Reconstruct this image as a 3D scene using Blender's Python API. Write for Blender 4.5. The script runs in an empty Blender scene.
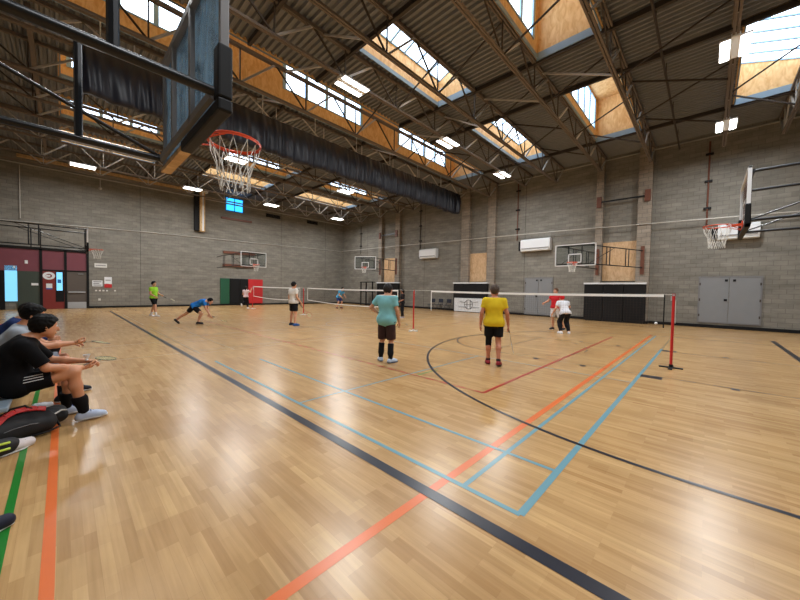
import bpy, bmesh, math, random
import numpy as np
from mathutils import Vector, Matrix
random.seed(7); rng = np.random.RandomState(5)
PI = math.pi
SC = bpy.context.scene
COL = SC.collection
U, V = 19.55, 28.76          # right wall plane x=U, left wall plane y=V
UB, VN = -6.4, -6.6          # walls behind / beside the camera
ZD = 9.4                     # roof deck height

# ------------------------------------------------------------------ materials
def srgb(c):
    return tuple(((x/12.92) if x <= .04045 else ((x+.055)/1.055)**2.4) for x in c)
def hexc(r, g, b): return srgb((r/255, g/255, b/255)) + (1,)
class NT:
    def __init__(s, m):
        s.nt = m.node_tree; s.N = s.nt.nodes; s.L = s.nt.links
        s.b = s.N.get('Principled BSDF'); s.out = s.N.get('Material Output')
    def n(s, t, **kw):
        x = s.N.new(t)
        for k, v in kw.items():
            if k in x.inputs: x.inputs[k].default_value = v
            else: setattr(x, k, v)
        return x
    def l(s, a, b): s.L.new(a, b)
def newmat(name):
    m = bpy.data.materials.new(name); m.use_nodes = True
    return m, NT(m)
def mat(name, rgb, rough=.6, metal=0, noise=.08, scale=12, bump=0, spec=.5, sheen=0, coat=0):
    """procedural colour with soft noise variation"""
    m, t = newmat(name)
    tc = t.n('ShaderNodeTexCoord'); nz = t.n('ShaderNodeTexNoise'); nz.inputs['Scale'].default_value = scale
    nz.inputs['Detail'].default_value = 4
    t.l(tc.outputs['Object'], nz.inputs['Vector'])
    c = hexc(*rgb)
    mx = t.n('ShaderNodeMix', data_type='RGBA')
    mx.inputs[6].default_value = tuple(min(1, x*(1-noise)) for x in c[:3])+(1,)
    mx.inputs[7].default_value = tuple(min(1, x*(1+noise)) for x in c[:3])+(1,)
    t.l(nz.outputs['Fac'], mx.inputs[0]); t.l(mx.outputs[2], t.b.inputs['Base Color'])
    t.b.inputs['Roughness'].default_value = rough; t.b.inputs['Metallic'].default_value = metal
    t.b.inputs['Specular IOR Level'].default_value = spec
    if sheen: t.b.inputs['Sheen Weight'].default_value = sheen
    if coat: t.b.inputs['Coat Weight'].default_value = coat
    if bump:
        bp = t.n('ShaderNodeBump'); bp.inputs['Strength'].default_value = bump; bp.inputs['Distance'].default_value = .01
        t.l(nz.outputs['Fac'], bp.inputs['Height']); t.l(bp.outputs[0], t.b.inputs['Normal'])
    return m
def emis(name, rgb, s):
    m, t = newmat(name)
    t.b.inputs['Base Color'].default_value = hexc(*rgb); t.b.inputs['Emission Color'].default_value = hexc(*rgb)
    t.b.inputs['Emission Strength'].default_value = s; t.b.inputs['Roughness'].default_value = .4
    return m

def mat_floor():
    m, t = newmat('maple_floor')
    g = t.n('ShaderNodeNewGeometry'); sp = t.n('ShaderNodeSeparateXYZ'); t.l(g.outputs['Position'], sp.inputs[0])
    cb = t.n('ShaderNodeCombineXYZ'); t.l(sp.outputs['Y'], cb.inputs['X']); t.l(sp.outputs['X'], cb.inputs['Y'])
    def brick(w, h, c1, c2, bias=0):
        b = t.n('ShaderNodeTexBrick'); b.offset = .37; b.offset_frequency = 3; b.squash = 1
        b.inputs['Scale'].default_value = 1; b.inputs['Brick Width'].default_value = w; b.inputs['Row Height'].default_value = h
        b.inputs['Mortar Size'].default_value = .0008; b.inputs['Mortar Smooth'].default_value = .6
        b.inputs['Color1'].default_value = hexc(*c1); b.inputs['Color2'].default_value = hexc(*c2)
        b.inputs['Mortar'].default_value = hexc(176, 136, 92); b.inputs['Bias'].default_value = bias
        t.l(cb.outputs[0], b.inputs['Vector']); return b
    b1 = brick(.46, .057, (212, 173, 119), (172, 130, 80))
    b2 = brick(.83, .171, (218, 181, 126), (188, 147, 98), 0)
    mx = t.n('ShaderNodeMix', data_type='RGBA'); mx.inputs[0].default_value = .38
    t.l(b1.outputs[0], mx.inputs[6]); t.l(b2.outputs[0], mx.inputs[7])
    # grain stretched along the boards
    mp = t.n('ShaderNodeMapping'); mp.inputs['Scale'].default_value = (26, 1.2, 1); t.l(g.outputs['Position'], mp.inputs[0])
    nz = t.n('ShaderNodeTexNoise'); nz.inputs['Scale'].default_value = 1.6; nz.inputs['Detail'].default_value = 6; nz.inputs['Distortion'].default_value = .1
    t.l(mp.outputs[0], nz.inputs['Vector'])
    r = t.n('ShaderNodeValToRGB'); r.color_ramp.elements[0].position = .25; r.color_ramp.elements[1].position = .75
    r.color_ramp.elements[0].color = (.72, .68, .62, 1); r.color_ramp.elements[1].color = (1, 1, 1, 1)
    t.l(nz.outputs['Fac'], r.inputs[0])
    m2 = t.n('ShaderNodeMix', data_type='RGBA', blend_type='MULTIPLY'); m2.inputs[0].default_value = .75
    t.l(mx.outputs[2], m2.inputs[6]); t.l(r.outputs[0], m2.inputs[7])
    # broad scuffs and wear
    n2 = t.n('ShaderNodeTexNoise'); n2.inputs['Scale'].default_value = 1.7; n2.inputs['Detail'].default_value = 4; n2.inputs['Roughness'].default_value = .6
    t.l(g.outputs['Position'], n2.inputs['Vector'])
    r2 = t.n('ShaderNodeValToRGB'); r2.color_ramp.elements[0].position = .3; r2.color_ramp.elements[1].position = .7
    r2.color_ramp.elements[0].color = (.76, .74, .73, 1); r2.color_ramp.elements[1].color = (1.0, 1.0, 1.0, 1)
    t.l(n2.outputs['Fac'], r2.inputs[0])
    m3 = t.n('ShaderNodeMix', data_type='RGBA', blend_type='MULTIPLY'); m3.inputs[0].default_value = .6
    t.l(m2.outputs[2], m3.inputs[6]); t.l(r2.outputs[0], m3.inputs[7])
    t.l(m3.outputs[2], t.b.inputs['Base Color'])
    t.b.inputs['Roughness'].default_value = .27; t.b.inputs['Specular IOR Level'].default_value = .42
    bp = t.n('ShaderNodeBump'); bp.inputs['Strength'].default_value = .04; bp.inputs['Distance'].default_value = .004
    n3 = t.n('ShaderNodeTexNoise'); n3.inputs['Scale'].default_value = 9; t.l(g.outputs['Position'], n3.inputs['Vector'])
    return m
def mat_block(name='grey_block_wall', c1=(141, 138, 130), c2=(131, 128, 120)):
    m, t = newmat(name)
    g = t.n('ShaderNodeNewGeometry'); sp = t.n('ShaderNodeSeparateXYZ'); t.l(g.outputs['Position'], sp.inputs[0])
    ad = t.n('ShaderNodeMath', operation='ADD'); t.l(sp.outputs['X'], ad.inputs[0]); t.l(sp.outputs['Y'], ad.inputs[1])
    cb = t.n('ShaderNodeCombineXYZ'); t.l(ad.outputs[0], cb.inputs['X']); t.l(sp.outputs['Z'], cb.inputs['Y'])
    b = t.n('ShaderNodeTexBrick'); b.inputs['Scale'].default_value = 1; b.inputs['Brick Width'].default_value = .42; b.inputs['Row Height'].default_value = .21
    b.inputs['Mortar Size'].default_value = .009; b.inputs['Mortar Smooth'].default_value = .4
    b.inputs['Color1'].default_value = hexc(*c1); b.inputs['Color2'].default_value = hexc(*c2); b.inputs['Mortar'].default_value = hexc(114, 111, 104)
    t.l(cb.outputs[0], b.inputs['Vector'])
    nz = t.n('ShaderNodeTexNoise'); nz.inputs['Scale'].default_value = .8; nz.inputs['Detail'].default_value = 8; nz.inputs['Roughness'].default_value = .65
    mp = t.n('ShaderNodeMapping'); mp.inputs['Scale'].default_value = (1, 1, 4.5); t.l(g.outputs['Position'], mp.inputs[0]); t.l(mp.outputs[0], nz.inputs['Vector'])
    r = t.n('ShaderNodeValToRGB'); r.color_ramp.elements[0].position = .3; r.color_ramp.elements[1].position = .7
    r.color_ramp.elements[0].color = (.66, .64, .62, 1); r.color_ramp.elements[1].color = (1.12, 1.1, 1.06, 1)
    t.l(nz.outputs['Fac'], r.inputs[0])
    mx = t.n('ShaderNodeMix', data_type='RGBA', blend_type='MULTIPLY'); mx.inputs[0].default_value = 1
    t.l(b.outputs[0], mx.inputs[6]); t.l(r.outputs[0], mx.inputs[7]); t.l(mx.outputs[2], t.b.inputs['Base Color'])
    n2 = t.n('ShaderNodeTexNoise'); n2.inputs['Scale'].default_value = 30; t.l(g.outputs['Position'], n2.inputs['Vector'])
    hs = t.n('ShaderNodeMath', operation='MULTIPLY_ADD'); hs.inputs[1].default_value = -1.2
    t.l(b.outputs['Fac'], hs.inputs[0]); t.l(n2.outputs['Fac'], hs.inputs[2])
    bp = t.n('ShaderNodeBump'); bp.inputs['Strength'].default_value = .5; bp.inputs['Distance'].default_value = .012
    t.l(hs.outputs[0], bp.inputs['Height']); t.l(bp.outputs[0], t.b.inputs['Normal'])
    t.b.inputs['Roughness'].default_value = .8
    return m
def mat_ply(name, c1, c2):
    m, t = newmat(name)
    tc = t.n('ShaderNodeNewGeometry'); mp = t.n('ShaderNodeMapping'); mp.inputs['Scale'].default_value = (1.2, 1.2, .5)
    t.l(tc.outputs['Position'], mp.inputs[0])
    nz = t.n('ShaderNodeTexNoise'); nz.inputs['Scale'].default_value = 5; nz.inputs['Detail'].default_value = 8; nz.inputs['Distortion'].default_value = 1.5
    t.l(mp.outputs[0], nz.inputs['Vector'])
    r = t.n('ShaderNodeValToRGB'); r.color_ramp.elements[0].color = hexc(*c2); r.color_ramp.elements[1].color = hexc(*c1)
    r.color_ramp.elements[0].position = .35; r.color_ramp.elements[1].position = .62
    t.l(nz.outputs['Fac'], r.inputs[0]); t.l(r.outputs[0], t.b.inputs['Base Color']); t.b.inputs['Roughness'].default_value = .65
    return m
def mat_glass(name, tint, refl=.12, haze=.0, haze_col=(150, 190, 230)):
    m, t = newmat(name)
    t.N.remove(t.b)
    tr = t.n('ShaderNodeBsdfTransparent'); tr.inputs[0].default_value = hexc(*tint)
    gl = t.n('ShaderNodeBsdfGlossy'); gl.inputs['Roughness'].default_value = .04
    fr = t.n('ShaderNodeFresnel'); fr.inputs[0].default_value = 1.5
    ad = t.n('ShaderNodeMath', operation='ADD'); ad.inputs[1].default_value = refl-.04; t.l(fr.outputs[0], ad.inputs[0])
    mx = t.n('ShaderNodeMixShader'); t.l(ad.outputs[0], mx.inputs[0]); t.l(tr.outputs[0], mx.inputs[1]); t.l(gl.outputs[0], mx.inputs[2])
    last = mx
    if haze:
        nz = t.n('ShaderNodeTexNoise'); nz.inputs['Scale'].default_value = 7; nz.inputs['Detail'].default_value = 8
        mp = t.n('ShaderNodeMapping'); mp.inputs['Scale'].default_value = (1, 1, .4); tc = t.n('ShaderNodeTexCoord')
        t.l(tc.outputs['Object'], mp.inputs[0]); t.l(mp.outputs[0], nz.inputs['Vector'])
        mr = t.n('ShaderNodeMapRange'); mr.inputs['From Min'].default_value = .35; mr.inputs['From Max'].default_value = .65
        mr.inputs['To Min'].default_value = haze*.4; mr.inputs['To Max'].default_value = haze*1.5
        t.l(nz.outputs['Fac'], mr.inputs['Value'])
        df = t.n('ShaderNodeBsdfTranslucent'); df.inputs[0].default_value = hexc(*haze_col)
        d2 = t.n('ShaderNodeBsdfDiffuse'); d2.inputs[0].default_value = hexc(*haze_col)
        a = t.n('ShaderNodeMixShader'); a.inputs[0].default_value = .5; t.l(df.outputs[0], a.inputs[1]); t.l(d2.outputs[0], a.inputs[2])
        m2 = t.n('ShaderNodeMixShader'); t.l(mr.outputs[0], m2.inputs[0]); t.l(mx.outputs[0], m2.inputs[1]); t.l(a.outputs[0], m2.inputs[2]); last = m2
    t.l(last.outputs[0], t.out.inputs['Surface'])
    return m

M = {}
M['floor'] = mat_floor()
M['block'] = mat_block()
M['pilaster'] = mat_block('tan_block_pilaster', (158, 148, 136), (148, 138, 126))
M['ply'] = mat_ply('orange_plywood', (234, 196, 140), (214, 166, 106))
M['plywall'] = mat_ply('pale_plywood', (214, 180, 140), (192, 154, 112))
M['deck'] = mat('bronze_roof_deck', (126, 128, 131), .5, .1, .15, 3)
M['chord'] = mat('brown_steel_chord', (120, 108, 98), .6, .2, .15, 6)
M['web'] = mat('grey_steel_web', (196, 194, 192), .5, .2, .1, 6)
M['darkweb'] = mat('dark_steel_rod', (70, 62, 56), .6, .2, .1, 6)
M['trim'] = mat('pale_blue_curb_trim', (128, 152, 172), .5, 0, .08, 4)
M['black'] = mat('black_rubber', (13, 13, 15), .6, 0, .15, 8, 0, .3)
M['blackmetal'] = mat('black_painted_steel', (28, 30, 34), .35, .3, .1, 8)
M['curtain'] = mat('navy_black_curtain', (20, 24, 38), .45, 0, .15, 2, .1)
M['mull'] = mat('pale_blue_mullion', (150, 188, 220), .5, 0, .05, 4)
M['sky'] = emis('daylit_skylight_panel', (214, 234, 255), 4.2)
M['skyblue'] = emis('blue_lit_window', (52, 178, 255), 2.2)
M['doorsky'] = emis('daylit_door_glass', (120, 196, 235), 1.0)
M['led'] = emis('led_diffuser', (255, 252, 245), 9)
M['white'] = mat('white_enamel', (228, 230, 232), .4, 0, .03, 6)
M['offwhite'] = mat('off_white_plastic', (216, 214, 208), .5, 0, .04, 6)
M['grey'] = mat('grey_painted_metal', (122, 122, 124), .45, .1, .06, 5)
M['lgrey'] = mat('light_grey_steel', (182, 186, 190), .4, .4, .06, 5)
M['doorgrey'] = mat('grey_flush_door', (132, 134, 136), .45, 0, .05, 3)
M['maroon'] = mat('maroon_panel', (122, 66, 76), .45, 0, .12, 3)
M['dkgreen'] = mat('dark_green_grey_panel', (62, 72, 64), .5, 0, .1, 3)
M['red'] = mat('red_paint', (196, 36, 36), .4, 0, .06, 8)
M['rust'] = mat('red_brown_steel', (106, 62, 44), .5, .1, .15, 8)
M['rimorange'] = mat('orange_rim_steel', (216, 74, 34), .35, .1, .06, 8)
M['padgreen'] = mat('green_wall_mat', (22, 84, 58), .5, 0, .08, 4)
M['padred'] = mat('red_wall_mat', (190, 36, 40), .5, 0, .08, 4)
M['cord'] = mat('white_net_cord', (225, 225, 220), .8, 0, .05, 30)
M['netcord'] = mat('brown_net_mesh', (66, 52, 44), .8, 0, .05, 30)
M['tape'] = mat('white_net_tape', (240, 240, 238), .6, 0, .03, 10)
M['glass'] = mat_glass('backboard_glass', (238, 243, 245), .08)
M['blueglass'] = mat_glass('blue_scuffed_backboard_glass', (236, 246, 252), .08, .26, (185, 225, 255))
M['woodtrim'] = mat_ply('pale_wood_trim', (212, 178, 130), (186, 150, 104))
M['conduit'] = mat('pale_conduit', (188, 184, 176), .5, .2, .06, 6)
# floor paint
def paint(n, rgb): return mat(n, rgb, .30, 0, .07, 5)
M['p_black'] = paint('black_line_paint', (26, 28, 40)); M['p_blue'] = paint('blue_line_paint', (104, 150, 162))
M['p_orange'] = paint('orange_line_paint', (218, 108, 48)); M['p_green'] = paint('green_line_paint', (26, 120, 38))
M['p_red'] = paint('red_line_paint', (172, 46, 38)); M['p_thin'] = paint('faded_olive_line_paint', (140, 122, 88))

# ------------------------------------------------------------------ helpers
def tag(o, label=None, cat=None, group=None, kind=None):
    if label: o['label'] = label
    if cat: o['category'] = cat
    if group: o['group'] = group
    if kind: o['kind'] = kind
    return o
def thing(name, label, cat, loc=(0, 0, 0), rz=0, group=None, kind=None):
    o = bpy.data.objects.new(name, None); COL.objects.link(o); o.empty_display_size = .2
    o.location = loc; o.rotation_euler = (0, 0, rz)
    return tag(o, label, cat, group, kind)
class MB:
    """collects shapes and links them as one mesh object"""
    def __init__(s, org=(0, 0, 0)):
        s.v = []; s.f = []; s.o = Vector(org)
    def quads(s, vs, fs):
        b = len(s.v); s.v += [tuple(Vector(v)-s.o) for v in vs]; s.f += [tuple(b+i for i in f) for f in fs]; return s
    def box(s, a, b):
        x0, y0, z0 = [min(a[i], b[i]) for i in range(3)]; x1, y1, z1 = [max(a[i], b[i]) for i in range(3)]
        return s.quads([(x0,y0,z0),(x1,y0,z0),(x1,y1,z0),(x0,y1,z0),(x0,y0,z1),(x1,y0,z1),(x1,y1,z1),(x0,y1,z1)],
                       [(0,3,2,1),(4,5,6,7),(0,1,5,4),(1,2,6,5),(2,3,7,6),(3,0,4,7)])
    def bar(s, a, b, w, h, up=(0, 0, 1)):
        a, b = Vector(a), Vector(b); d = (b-a).normalized(); u = Vector(up)
        if abs(d.dot(u)) > .98: u = Vector((1, 0, 0))
        sd = d.cross(u).normalized()*w/2; up2 = sd.cross(d).normalized()*h/2
        vs = [a-sd-up2, a+sd-up2, a+sd+up2, a-sd+up2, b-sd-up2, b+sd-up2, b+sd+up2, b-sd+up2]
        return s.quads(vs, [(0,1,2,3),(7,6,5,4),(0,4,5,1),(1,5,6,2),(2,6,7,3),(3,7,4,0)])
    def tube(s, pts, r, n=10, closed=False):
        pts = [Vector(p) for p in pts]; m = len(pts); rs = r if isinstance(r, (list, tuple)) else [r]*m
        vs = []; nrm = None
        for i, p in enumerate(pts):
            if closed: d = pts[(i+1) % m]-pts[i-1]
            else: d = pts[min(i+1, m-1)]-pts[max(i-1, 0)]
            d.normalize()
            if nrm is None:
                nrm = d.orthogonal().normalized()
            else:
                nrm = (nrm-d*nrm.dot(d)).normalized()
            bn = d.cross(nrm)
            for k in range(n):
                a = 2*PI*k/n; vs.append(p+(nrm*math.cos(a)+bn*math.sin(a))*rs[i])
        fs = []
        for i in range(m if closed else m-1):
            j = (i+1) % m
            for k in range(n):
                l = (k+1) % n; fs.append((i*n+k, i*n+l, j*n+l, j*n+k))
        if not closed:
            fs.append(tuple(reversed(range(n)))); fs.append(tuple((m-1)*n+k for k in range(n)))
        return s.quads(vs, fs)
    def prism(s, poly, ax, a, b):
        """poly: 2d points in the two other axes, extruded along axis ax"""
        n = len(poly); vs = []
        for t in (a, b):
            for p in poly:
                q = list(p); q.insert(ax, t); vs.append(q)
        fs = [tuple(range(n)), tuple(reversed(range(n, 2*n)))] + [(i, i+n, (i+1) % n+n, (i+1) % n) for i in range(n)]
        return s.quads(vs, fs)
    def ball(s, c, r, n=10, m=7):
        vs = []; c = Vector(c); r = Vector(r) if hasattr(r, '__len__') else Vector((r, r, r))
        for i in range(m+1):
            t = PI*i/m
            for k in range(n):
                a = 2*PI*k/n; vs.append((c.x+r.x*math.sin(t)*math.cos(a), c.y+r.y*math.sin(t)*math.sin(a), c.z+r.z*math.cos(t)))
        fs = [(i*n+k, (i+1)*n+k, (i+1)*n+(k+1) % n, i*n+(k+1) % n) for i in range(m) for k in range(n)]
        return s.quads(vs, fs)
    def build(s, name, m, parent=None, smooth=False, bevel=0, kind=None, label=None, loc=None, fix=True):
        me = bpy.data.meshes.new(name); me.from_pydata([tuple(v) for v in s.v], [], s.f); me.update()
        if fix:
            bm = bmesh.new(); bm.from_mesh(me); bmesh.ops.recalc_face_normals(bm, faces=bm.faces); bm.to_mesh(me); bm.free()
        me.materials.append(m)
        o = bpy.data.objects.new(name, me); COL.objects.link(o)
        if parent: o.parent = parent
        if loc is not None: o.location = loc
        if smooth:
            for p in me.polygons: p.use_smooth = True
            if smooth != 2:
                try: me.set_sharp_from_angle(angle=math.radians(40))
                except Exception: pass
        if bevel:
            bv = o.modifiers.new('b', 'BEVEL'); bv.width = bevel; bv.segments = 2; bv.limit_method = 'ANGLE'
        if kind: o['kind'] = kind
        if label: o['label'] = label
        return o
def dup(root, loc=None, rz=None):
    r = root.copy(); COL.objects.link(r)
    if loc is not None: r.location = loc
    if rz is not None: r.rotation_euler = (0, 0, rz)
    for ch in list(root.children):
        c = ch.copy(); COL.objects.link(c); c.parent = r
        for g in ch.children:
            d = g.copy(); COL.objects.link(d); d.parent = c
    return r

# ------------------------------------------------------------------ camera
f_px, pit, roll, yaw, cx, cy, cz = 321.7165, -.03, .0179, .762, -2.1836, -.8904, 1.5476
fw = Vector((math.cos(yaw)*math.cos(pit), math.sin(yaw)*math.cos(pit), math.sin(pit)))
rt = Vector((math.sin(yaw), -math.cos(yaw), 0)); up = rt.cross(fw)
r2 = rt*math.cos(roll)+up*math.sin(roll); u2 = up*math.cos(roll)-rt*math.sin(roll)
cam = bpy.data.cameras.new('camera'); co = bpy.data.objects.new('camera', cam); COL.objects.link(co)
cam.sensor_fit = 'HORIZONTAL'; cam.sensor_width = 36; cam.lens = f_px/800*36; cam.clip_start = .05; cam.clip_end = 200
mw = Matrix((( r2.x, u2.x, -fw.x, cx), (r2.y, u2.y, -fw.y, cy), (r2.z, u2.z, -fw.z, cz), (0, 0, 0, 1)))
co.matrix_world = mw; SC.camera = co
SC.view_settings.view_transform = 'Standard'; SC.view_settings.look = 'None'
SC.view_settings.exposure = 0.0; SC.view_settings.gamma = 1; SC.view_settings.use_curve_mapping = False
w = bpy.data.worlds.new('sky'); SC.world = w; w.use_nodes = True
w.node_tree.nodes['Background'].inputs[0].default_value = (.6, .75, 1, 1); w.node_tree.nodes['Background'].inputs[1].default_value = 1.0

# ------------------------------------------------------------------ room shell
S = 'structure'
MB().box((UB-.3, VN-.3, -.2), (U+.3, V+.3, 0)).build('floor', M['floor'], kind=S)
fl = [o for o in COL.objects if o.name == 'floor'][0]
MB().box((UB-.3, V, 0), (U+.3, V+.3, ZD+.1)).build('wall_left', M['block'], kind=S)
MB().box((U, VN-.3, 0), (U+.3, V, ZD+.1)).build('wall_right', M['block'], kind=S)
MB().box((UB-.3, VN-.3, 0), (UB, V, ZD+.1)).build('wall_back', M['block'], kind=S)
MB().box((UB, VN-.3, 0), (U, VN, ZD+.1)).build('wall_near', M['block'], kind=S)
# pilasters on the right wall
n = 1
PIL = [(13.08, 12.4), (10.86, 10.25), (3.95, 3.6), (1.97, 1.38), (22.6, 22.15), (20.3, 19.75), (-5.2, -5.7)]
for a, b in PIL:
    MB().box((U-.32, b, 0), (U, a, ZD)).build('trim_%d' % n, M['pilaster'], kind=S); n += 1
# dark rubber base
MB().box((UB, V-.03, 0), (-4.7, V, .13)).box((-1.0, V-.03, 0), (U, V, .13)).build('baseboard_left', M['black'], kind=S)
b = MB(); ys = [VN]
b.box((U-.03, VN, 0), (U, V-.03, .15))
for a, c in PIL: b.box((U-.35, c-.03, 0), (U-.03, a+.03, .15))
b.build('baseboard_right', M['black'], kind=S)

# ---- roof deck with its skylight openings
WELLS = []
for (v0, v1, kind) in ((-3.25, -1.42, 'B'), (1.62, 3.5, 'A'), (6.0, 7.6, 'B'), (10.0, 12.42, 'A'), (15.2, 17.0, 'A'), (18.9, 21.1, 'A'), (22.9, 25.2, 'B')):
    us = [(-2.2, 1.9), (4.5, 8.85), (11.35, 16.75)]
    if abs(v0-10.0) < .1: us = [(-2.3, 16.95)]
    WELLS.append((v0, v1, kind, us))
def deck_profile(x0, x1, p=.2, d=.075):
    pts = [(x0, ZD)]; x = math.ceil(x0/p)*p
    while x < x1-.001:
        for dx, z in ((.0, ZD), (.035, ZD+d), (.10, ZD+d), (.135, ZD)):
            if x0 < x+dx < x1: pts.append((x+dx, z))
        x += p
    pts.append((x1, ZD)); return pts
dk = MB()
def deck_strip(x0, x1, y0, y1):
    pr = deck_profile(x0, x1); vs = []; fs = []
    for (x, z) in pr: vs += [(x, y0, z), (x, y1, z)]
    for i in range(len(pr)-1): fs.append((2*i, 2*i+2, 2*i+3, 2*i+1))
    dk.quads(vs, fs)
yy = VN
for v0, v1, kd, us in WELLS:
    deck_strip(UB, U, yy, v0); x = UB
    for a, c in us: deck_strip(x, a, v0, v1); x = c
    deck_strip(x, U, v0, v1); yy = v1
deck_strip(UB, U, yy, V)
dk.box((UB, VN, ZD+2.6), (U, V, ZD+2.7))
dk.build('ceiling', M['deck'], kind=S, fix=False)

wn = 0
for v0, v1, kd, us in WELLS:
    for a, c in us:
        wn += 1
        org = ((a+c)/2, (v0+v1)/2, ZD)
        W = thing('window_%d' % wn, None, None, org, kind=S)
        T = .04; hi = ZD+(2.0 if kd == 'A' else 1.6)
        ply = MB(org)
        ply.box((a-T, v0-T, ZD-.02), (a, v1+T, hi)).box((c, v0-T, ZD-.02), (c+T, v1+T, hi))
        ply.box((a, v0-T, ZD-.02), (c, v0, hi))
        if kd == 'A':
            ply.box((a, v0-T, hi), (c, v1+T, hi+T))
            grp = [(a+.25, c-.4)] if len(us) > 1 else [(-1.9, 1.9), (4.4, 8.6), (11.4, 16.0)]
            sill = ZD+(.42 if len(us) > 1 else .62); head = hi-.08
            ply.box((a, v1, ZD-.02), (c, v1+T, sill)).box((a, v1, head), (c, v1+T, hi))
            x = a
            for g0, g1 in grp: ply.box((x, v1, sill), (g0, v1+T, head)); x = g1
            ply.box((x, v1, sill), (c, v1+T, head))
            gl = MB(org); fr = MB(org)
            for g0, g1 in grp:
                gl.box((g0, v1+.03, sill), (g1, v1+.05, head))
                fr.box((g0, v1-.02, sill), (g1, v1+.03, sill+.05)).box((g0, v1-.02, head-.05), (g1, v1+.03, head))
                k = max(3, round((g1-g0)/1.05))
                for i in range(k+1):
                    x = g0+(g1-g0)*i/k; fr.box((x-.07, v1-.03, sill), (x+.07, v1+.03, head))
        else:
            lo = ZD+1.0
            ply.box((a, v1, ZD-.02), (c, v1+T, lo))
            gl = MB(org); fr = MB(org)
            if v0 < 0:      # this one slopes down away from the court
                ply.box((a, v1, lo), (c, v1+T, hi)); lo, hi = hi, lo
            gl.quads([(a, v1, lo), (c, v1, lo), (c, v0, hi), (a, v0, hi), (a, v1, lo+.03), (c, v1, lo+.03), (c, v0, hi+.03), (a, v0, hi+.03)],
                     [(0,1,2,3),(7,6,5,4),(0,4,5,1),(1,5,6,2),(2,6,7,3),(3,7,4,0)])
            k = round((c-a)/.72)
            for i in range(k+1):
                x = a+(c-a)*i/k; fr.bar((x, v1, lo-.03), (x, v0, hi-.03), .06, .05)
            fr.bar((a, v1-.02, lo), (c, v1-.02, lo), .05, .05)
        ply.build('plywood_lining', M['ply'], W)
        gl.build('glazing', M['sky'], W)
        fr.build('mullion', M['mull'], W)
        cu = MB(org)
        cu.box((a-.02, v1-.0, ZD-.06), (c+.02, v1-.03, ZD+.08)).box((a-.02, v0, ZD-.06), (c+.02, v0+.03, ZD+.08))
        cu.box((a, v0, ZD-.06), (a+.03, v1, ZD+.10)).box((c-.03, v0, ZD-.10), (c, v1, ZD+.14))
        cu.build('curb_trim', M['trim'], W)

# ---- roof trusses
TR = [(-5.2, 8.25), (-2.95, 8.3), (-1.2, 8.3), (1.4, 8.3), (3.6, 8.35), (5.9, 8.2), (7.85, 8.4), (10.3, 8.2), (12.75, 8.55), (15.05, 8.4), (17.35, 8.4), (19.15, 8.4), (21.6, 8.3), (24.35, 8.2), (26.6, 8.3)]
tnames = {0: 'roof truss nearest the near side wall, mostly above the frame', 1: 'pale roof truss at the right edge beside the far right skylight',
 2: 'brown roof truss carrying the two lights at the right', 3: 'brown roof truss along the right side of the upper skylight pair', 4: 'brown roof truss along the left side of the upper skylight pair',
 5: 'dark roof truss on the right edge of the glazed skylight row', 6: 'brown roof truss carrying the row of three middle lights', 7: 'roof truss along the near edge of the long plywood skylight',
 8: 'pale roof truss just above the black divider curtain', 9: 'roof truss directly behind the black divider curtain', 10: 'second roof truss behind the black divider curtain',
 11: 'third roof truss behind the curtain, beside the orange skylight wells', 12: 'roof truss between the orange wells and the pale left skylights', 13: 'white lit roof truss carrying the lights near the left wall', 14: 'roof truss closest to the left block wall'}
def truss(i, v, zb):
    T = thing('roof_truss', tnames[i], 'truss', (0, v, 0), group='steel roof trusses')
    zt = ZD-.05; x0, x1 = UB, U
    pale = i in (8, 12, 13, 14, 1)  # paler web colour; by the left wall it paints in light falling on them
    MB().box((x0, -.06, zt-.06), (x1, -.012, zt+.04)).box((x0, .012, zt-.06), (x1, .06, zt+.04)).build('top_chord', M['chord'], T)
    e = 1.15
    MB().box((x0+e, -.065, zb-.035), (x1-e, -.012, zb+.035)).box((x0+e, .012, zb-.035), (x1-e, .065, zb+.035)).build('bottom_chord', M['chord'], T)
    k = 10; P = (x1-x0-2*e)/k; first = None
    for j in range(k+1):
        x = x0+e+P*j
        for (a, c, r) in (((x, 0, zb), (x-P/2, 0, zt), .022), ((x, 0, zb), (x+P/2, 0, zt), .03), ((x, 0, zb), (x, 0, zt), .018)):
            if c[0] < x0-.1: c = (x0+.02, 0, zt)
            if c[0] > x1+.1: c = (x1-.02, 0, zt)
            m = M['web'] if (pale or r == .03) else M['darkweb']
            MB().bar(a, c, r*2, r*2).build('web', m, T)
for i, (v, zb) in enumerate(TR): truss(i, v, zb)
# cross bracing between trusses
gk = 'diagonal braces between the roof trusses'
for (ua, pairs) in ((9.6, (3, 4, 5, 6, 7)), (15.6, (1, 2, 3, 4, 5, 6)), (3.4, (4, 5, 6, 7)), (12.2, (2, 4, 6))):
    for i in pairs:
        a, c = TR[i], TR[i+1]
        br = MB((ua, a[0], a[1])).bar((ua, a[0]+.03, a[1]), (ua, c[0]-.03, ZD-.1), .05, .05).build('roof_brace', M['web'] if ua in (9.6, 3.4) else M['darkweb'], None, loc=(ua, a[0], a[1]))
        tag(br, 'thin steel diagonal rod bracing between two neighbouring roof trusses', 'brace', gk)
gw = 'dark purlins framing the ends of the skylight wells'
for ux in (1.98, 4.42, 8.93, 11.27, 16.85):
    for (ya, yb) in ((VN, 9.93), (12.5, V-.05)):
        o = MB((ux, (ya+yb)/2, 9.3)).box((ux-.05, ya, 9.24), (ux+.05, yb, 9.39)).build('roof_purlin', M['darkweb'], None, loc=(ux, (ya+yb)/2, 9.3))
        tag(o, 'dark steel purlin crossing under the deck at the end of the skylight wells', 'purlin', gw)
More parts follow.
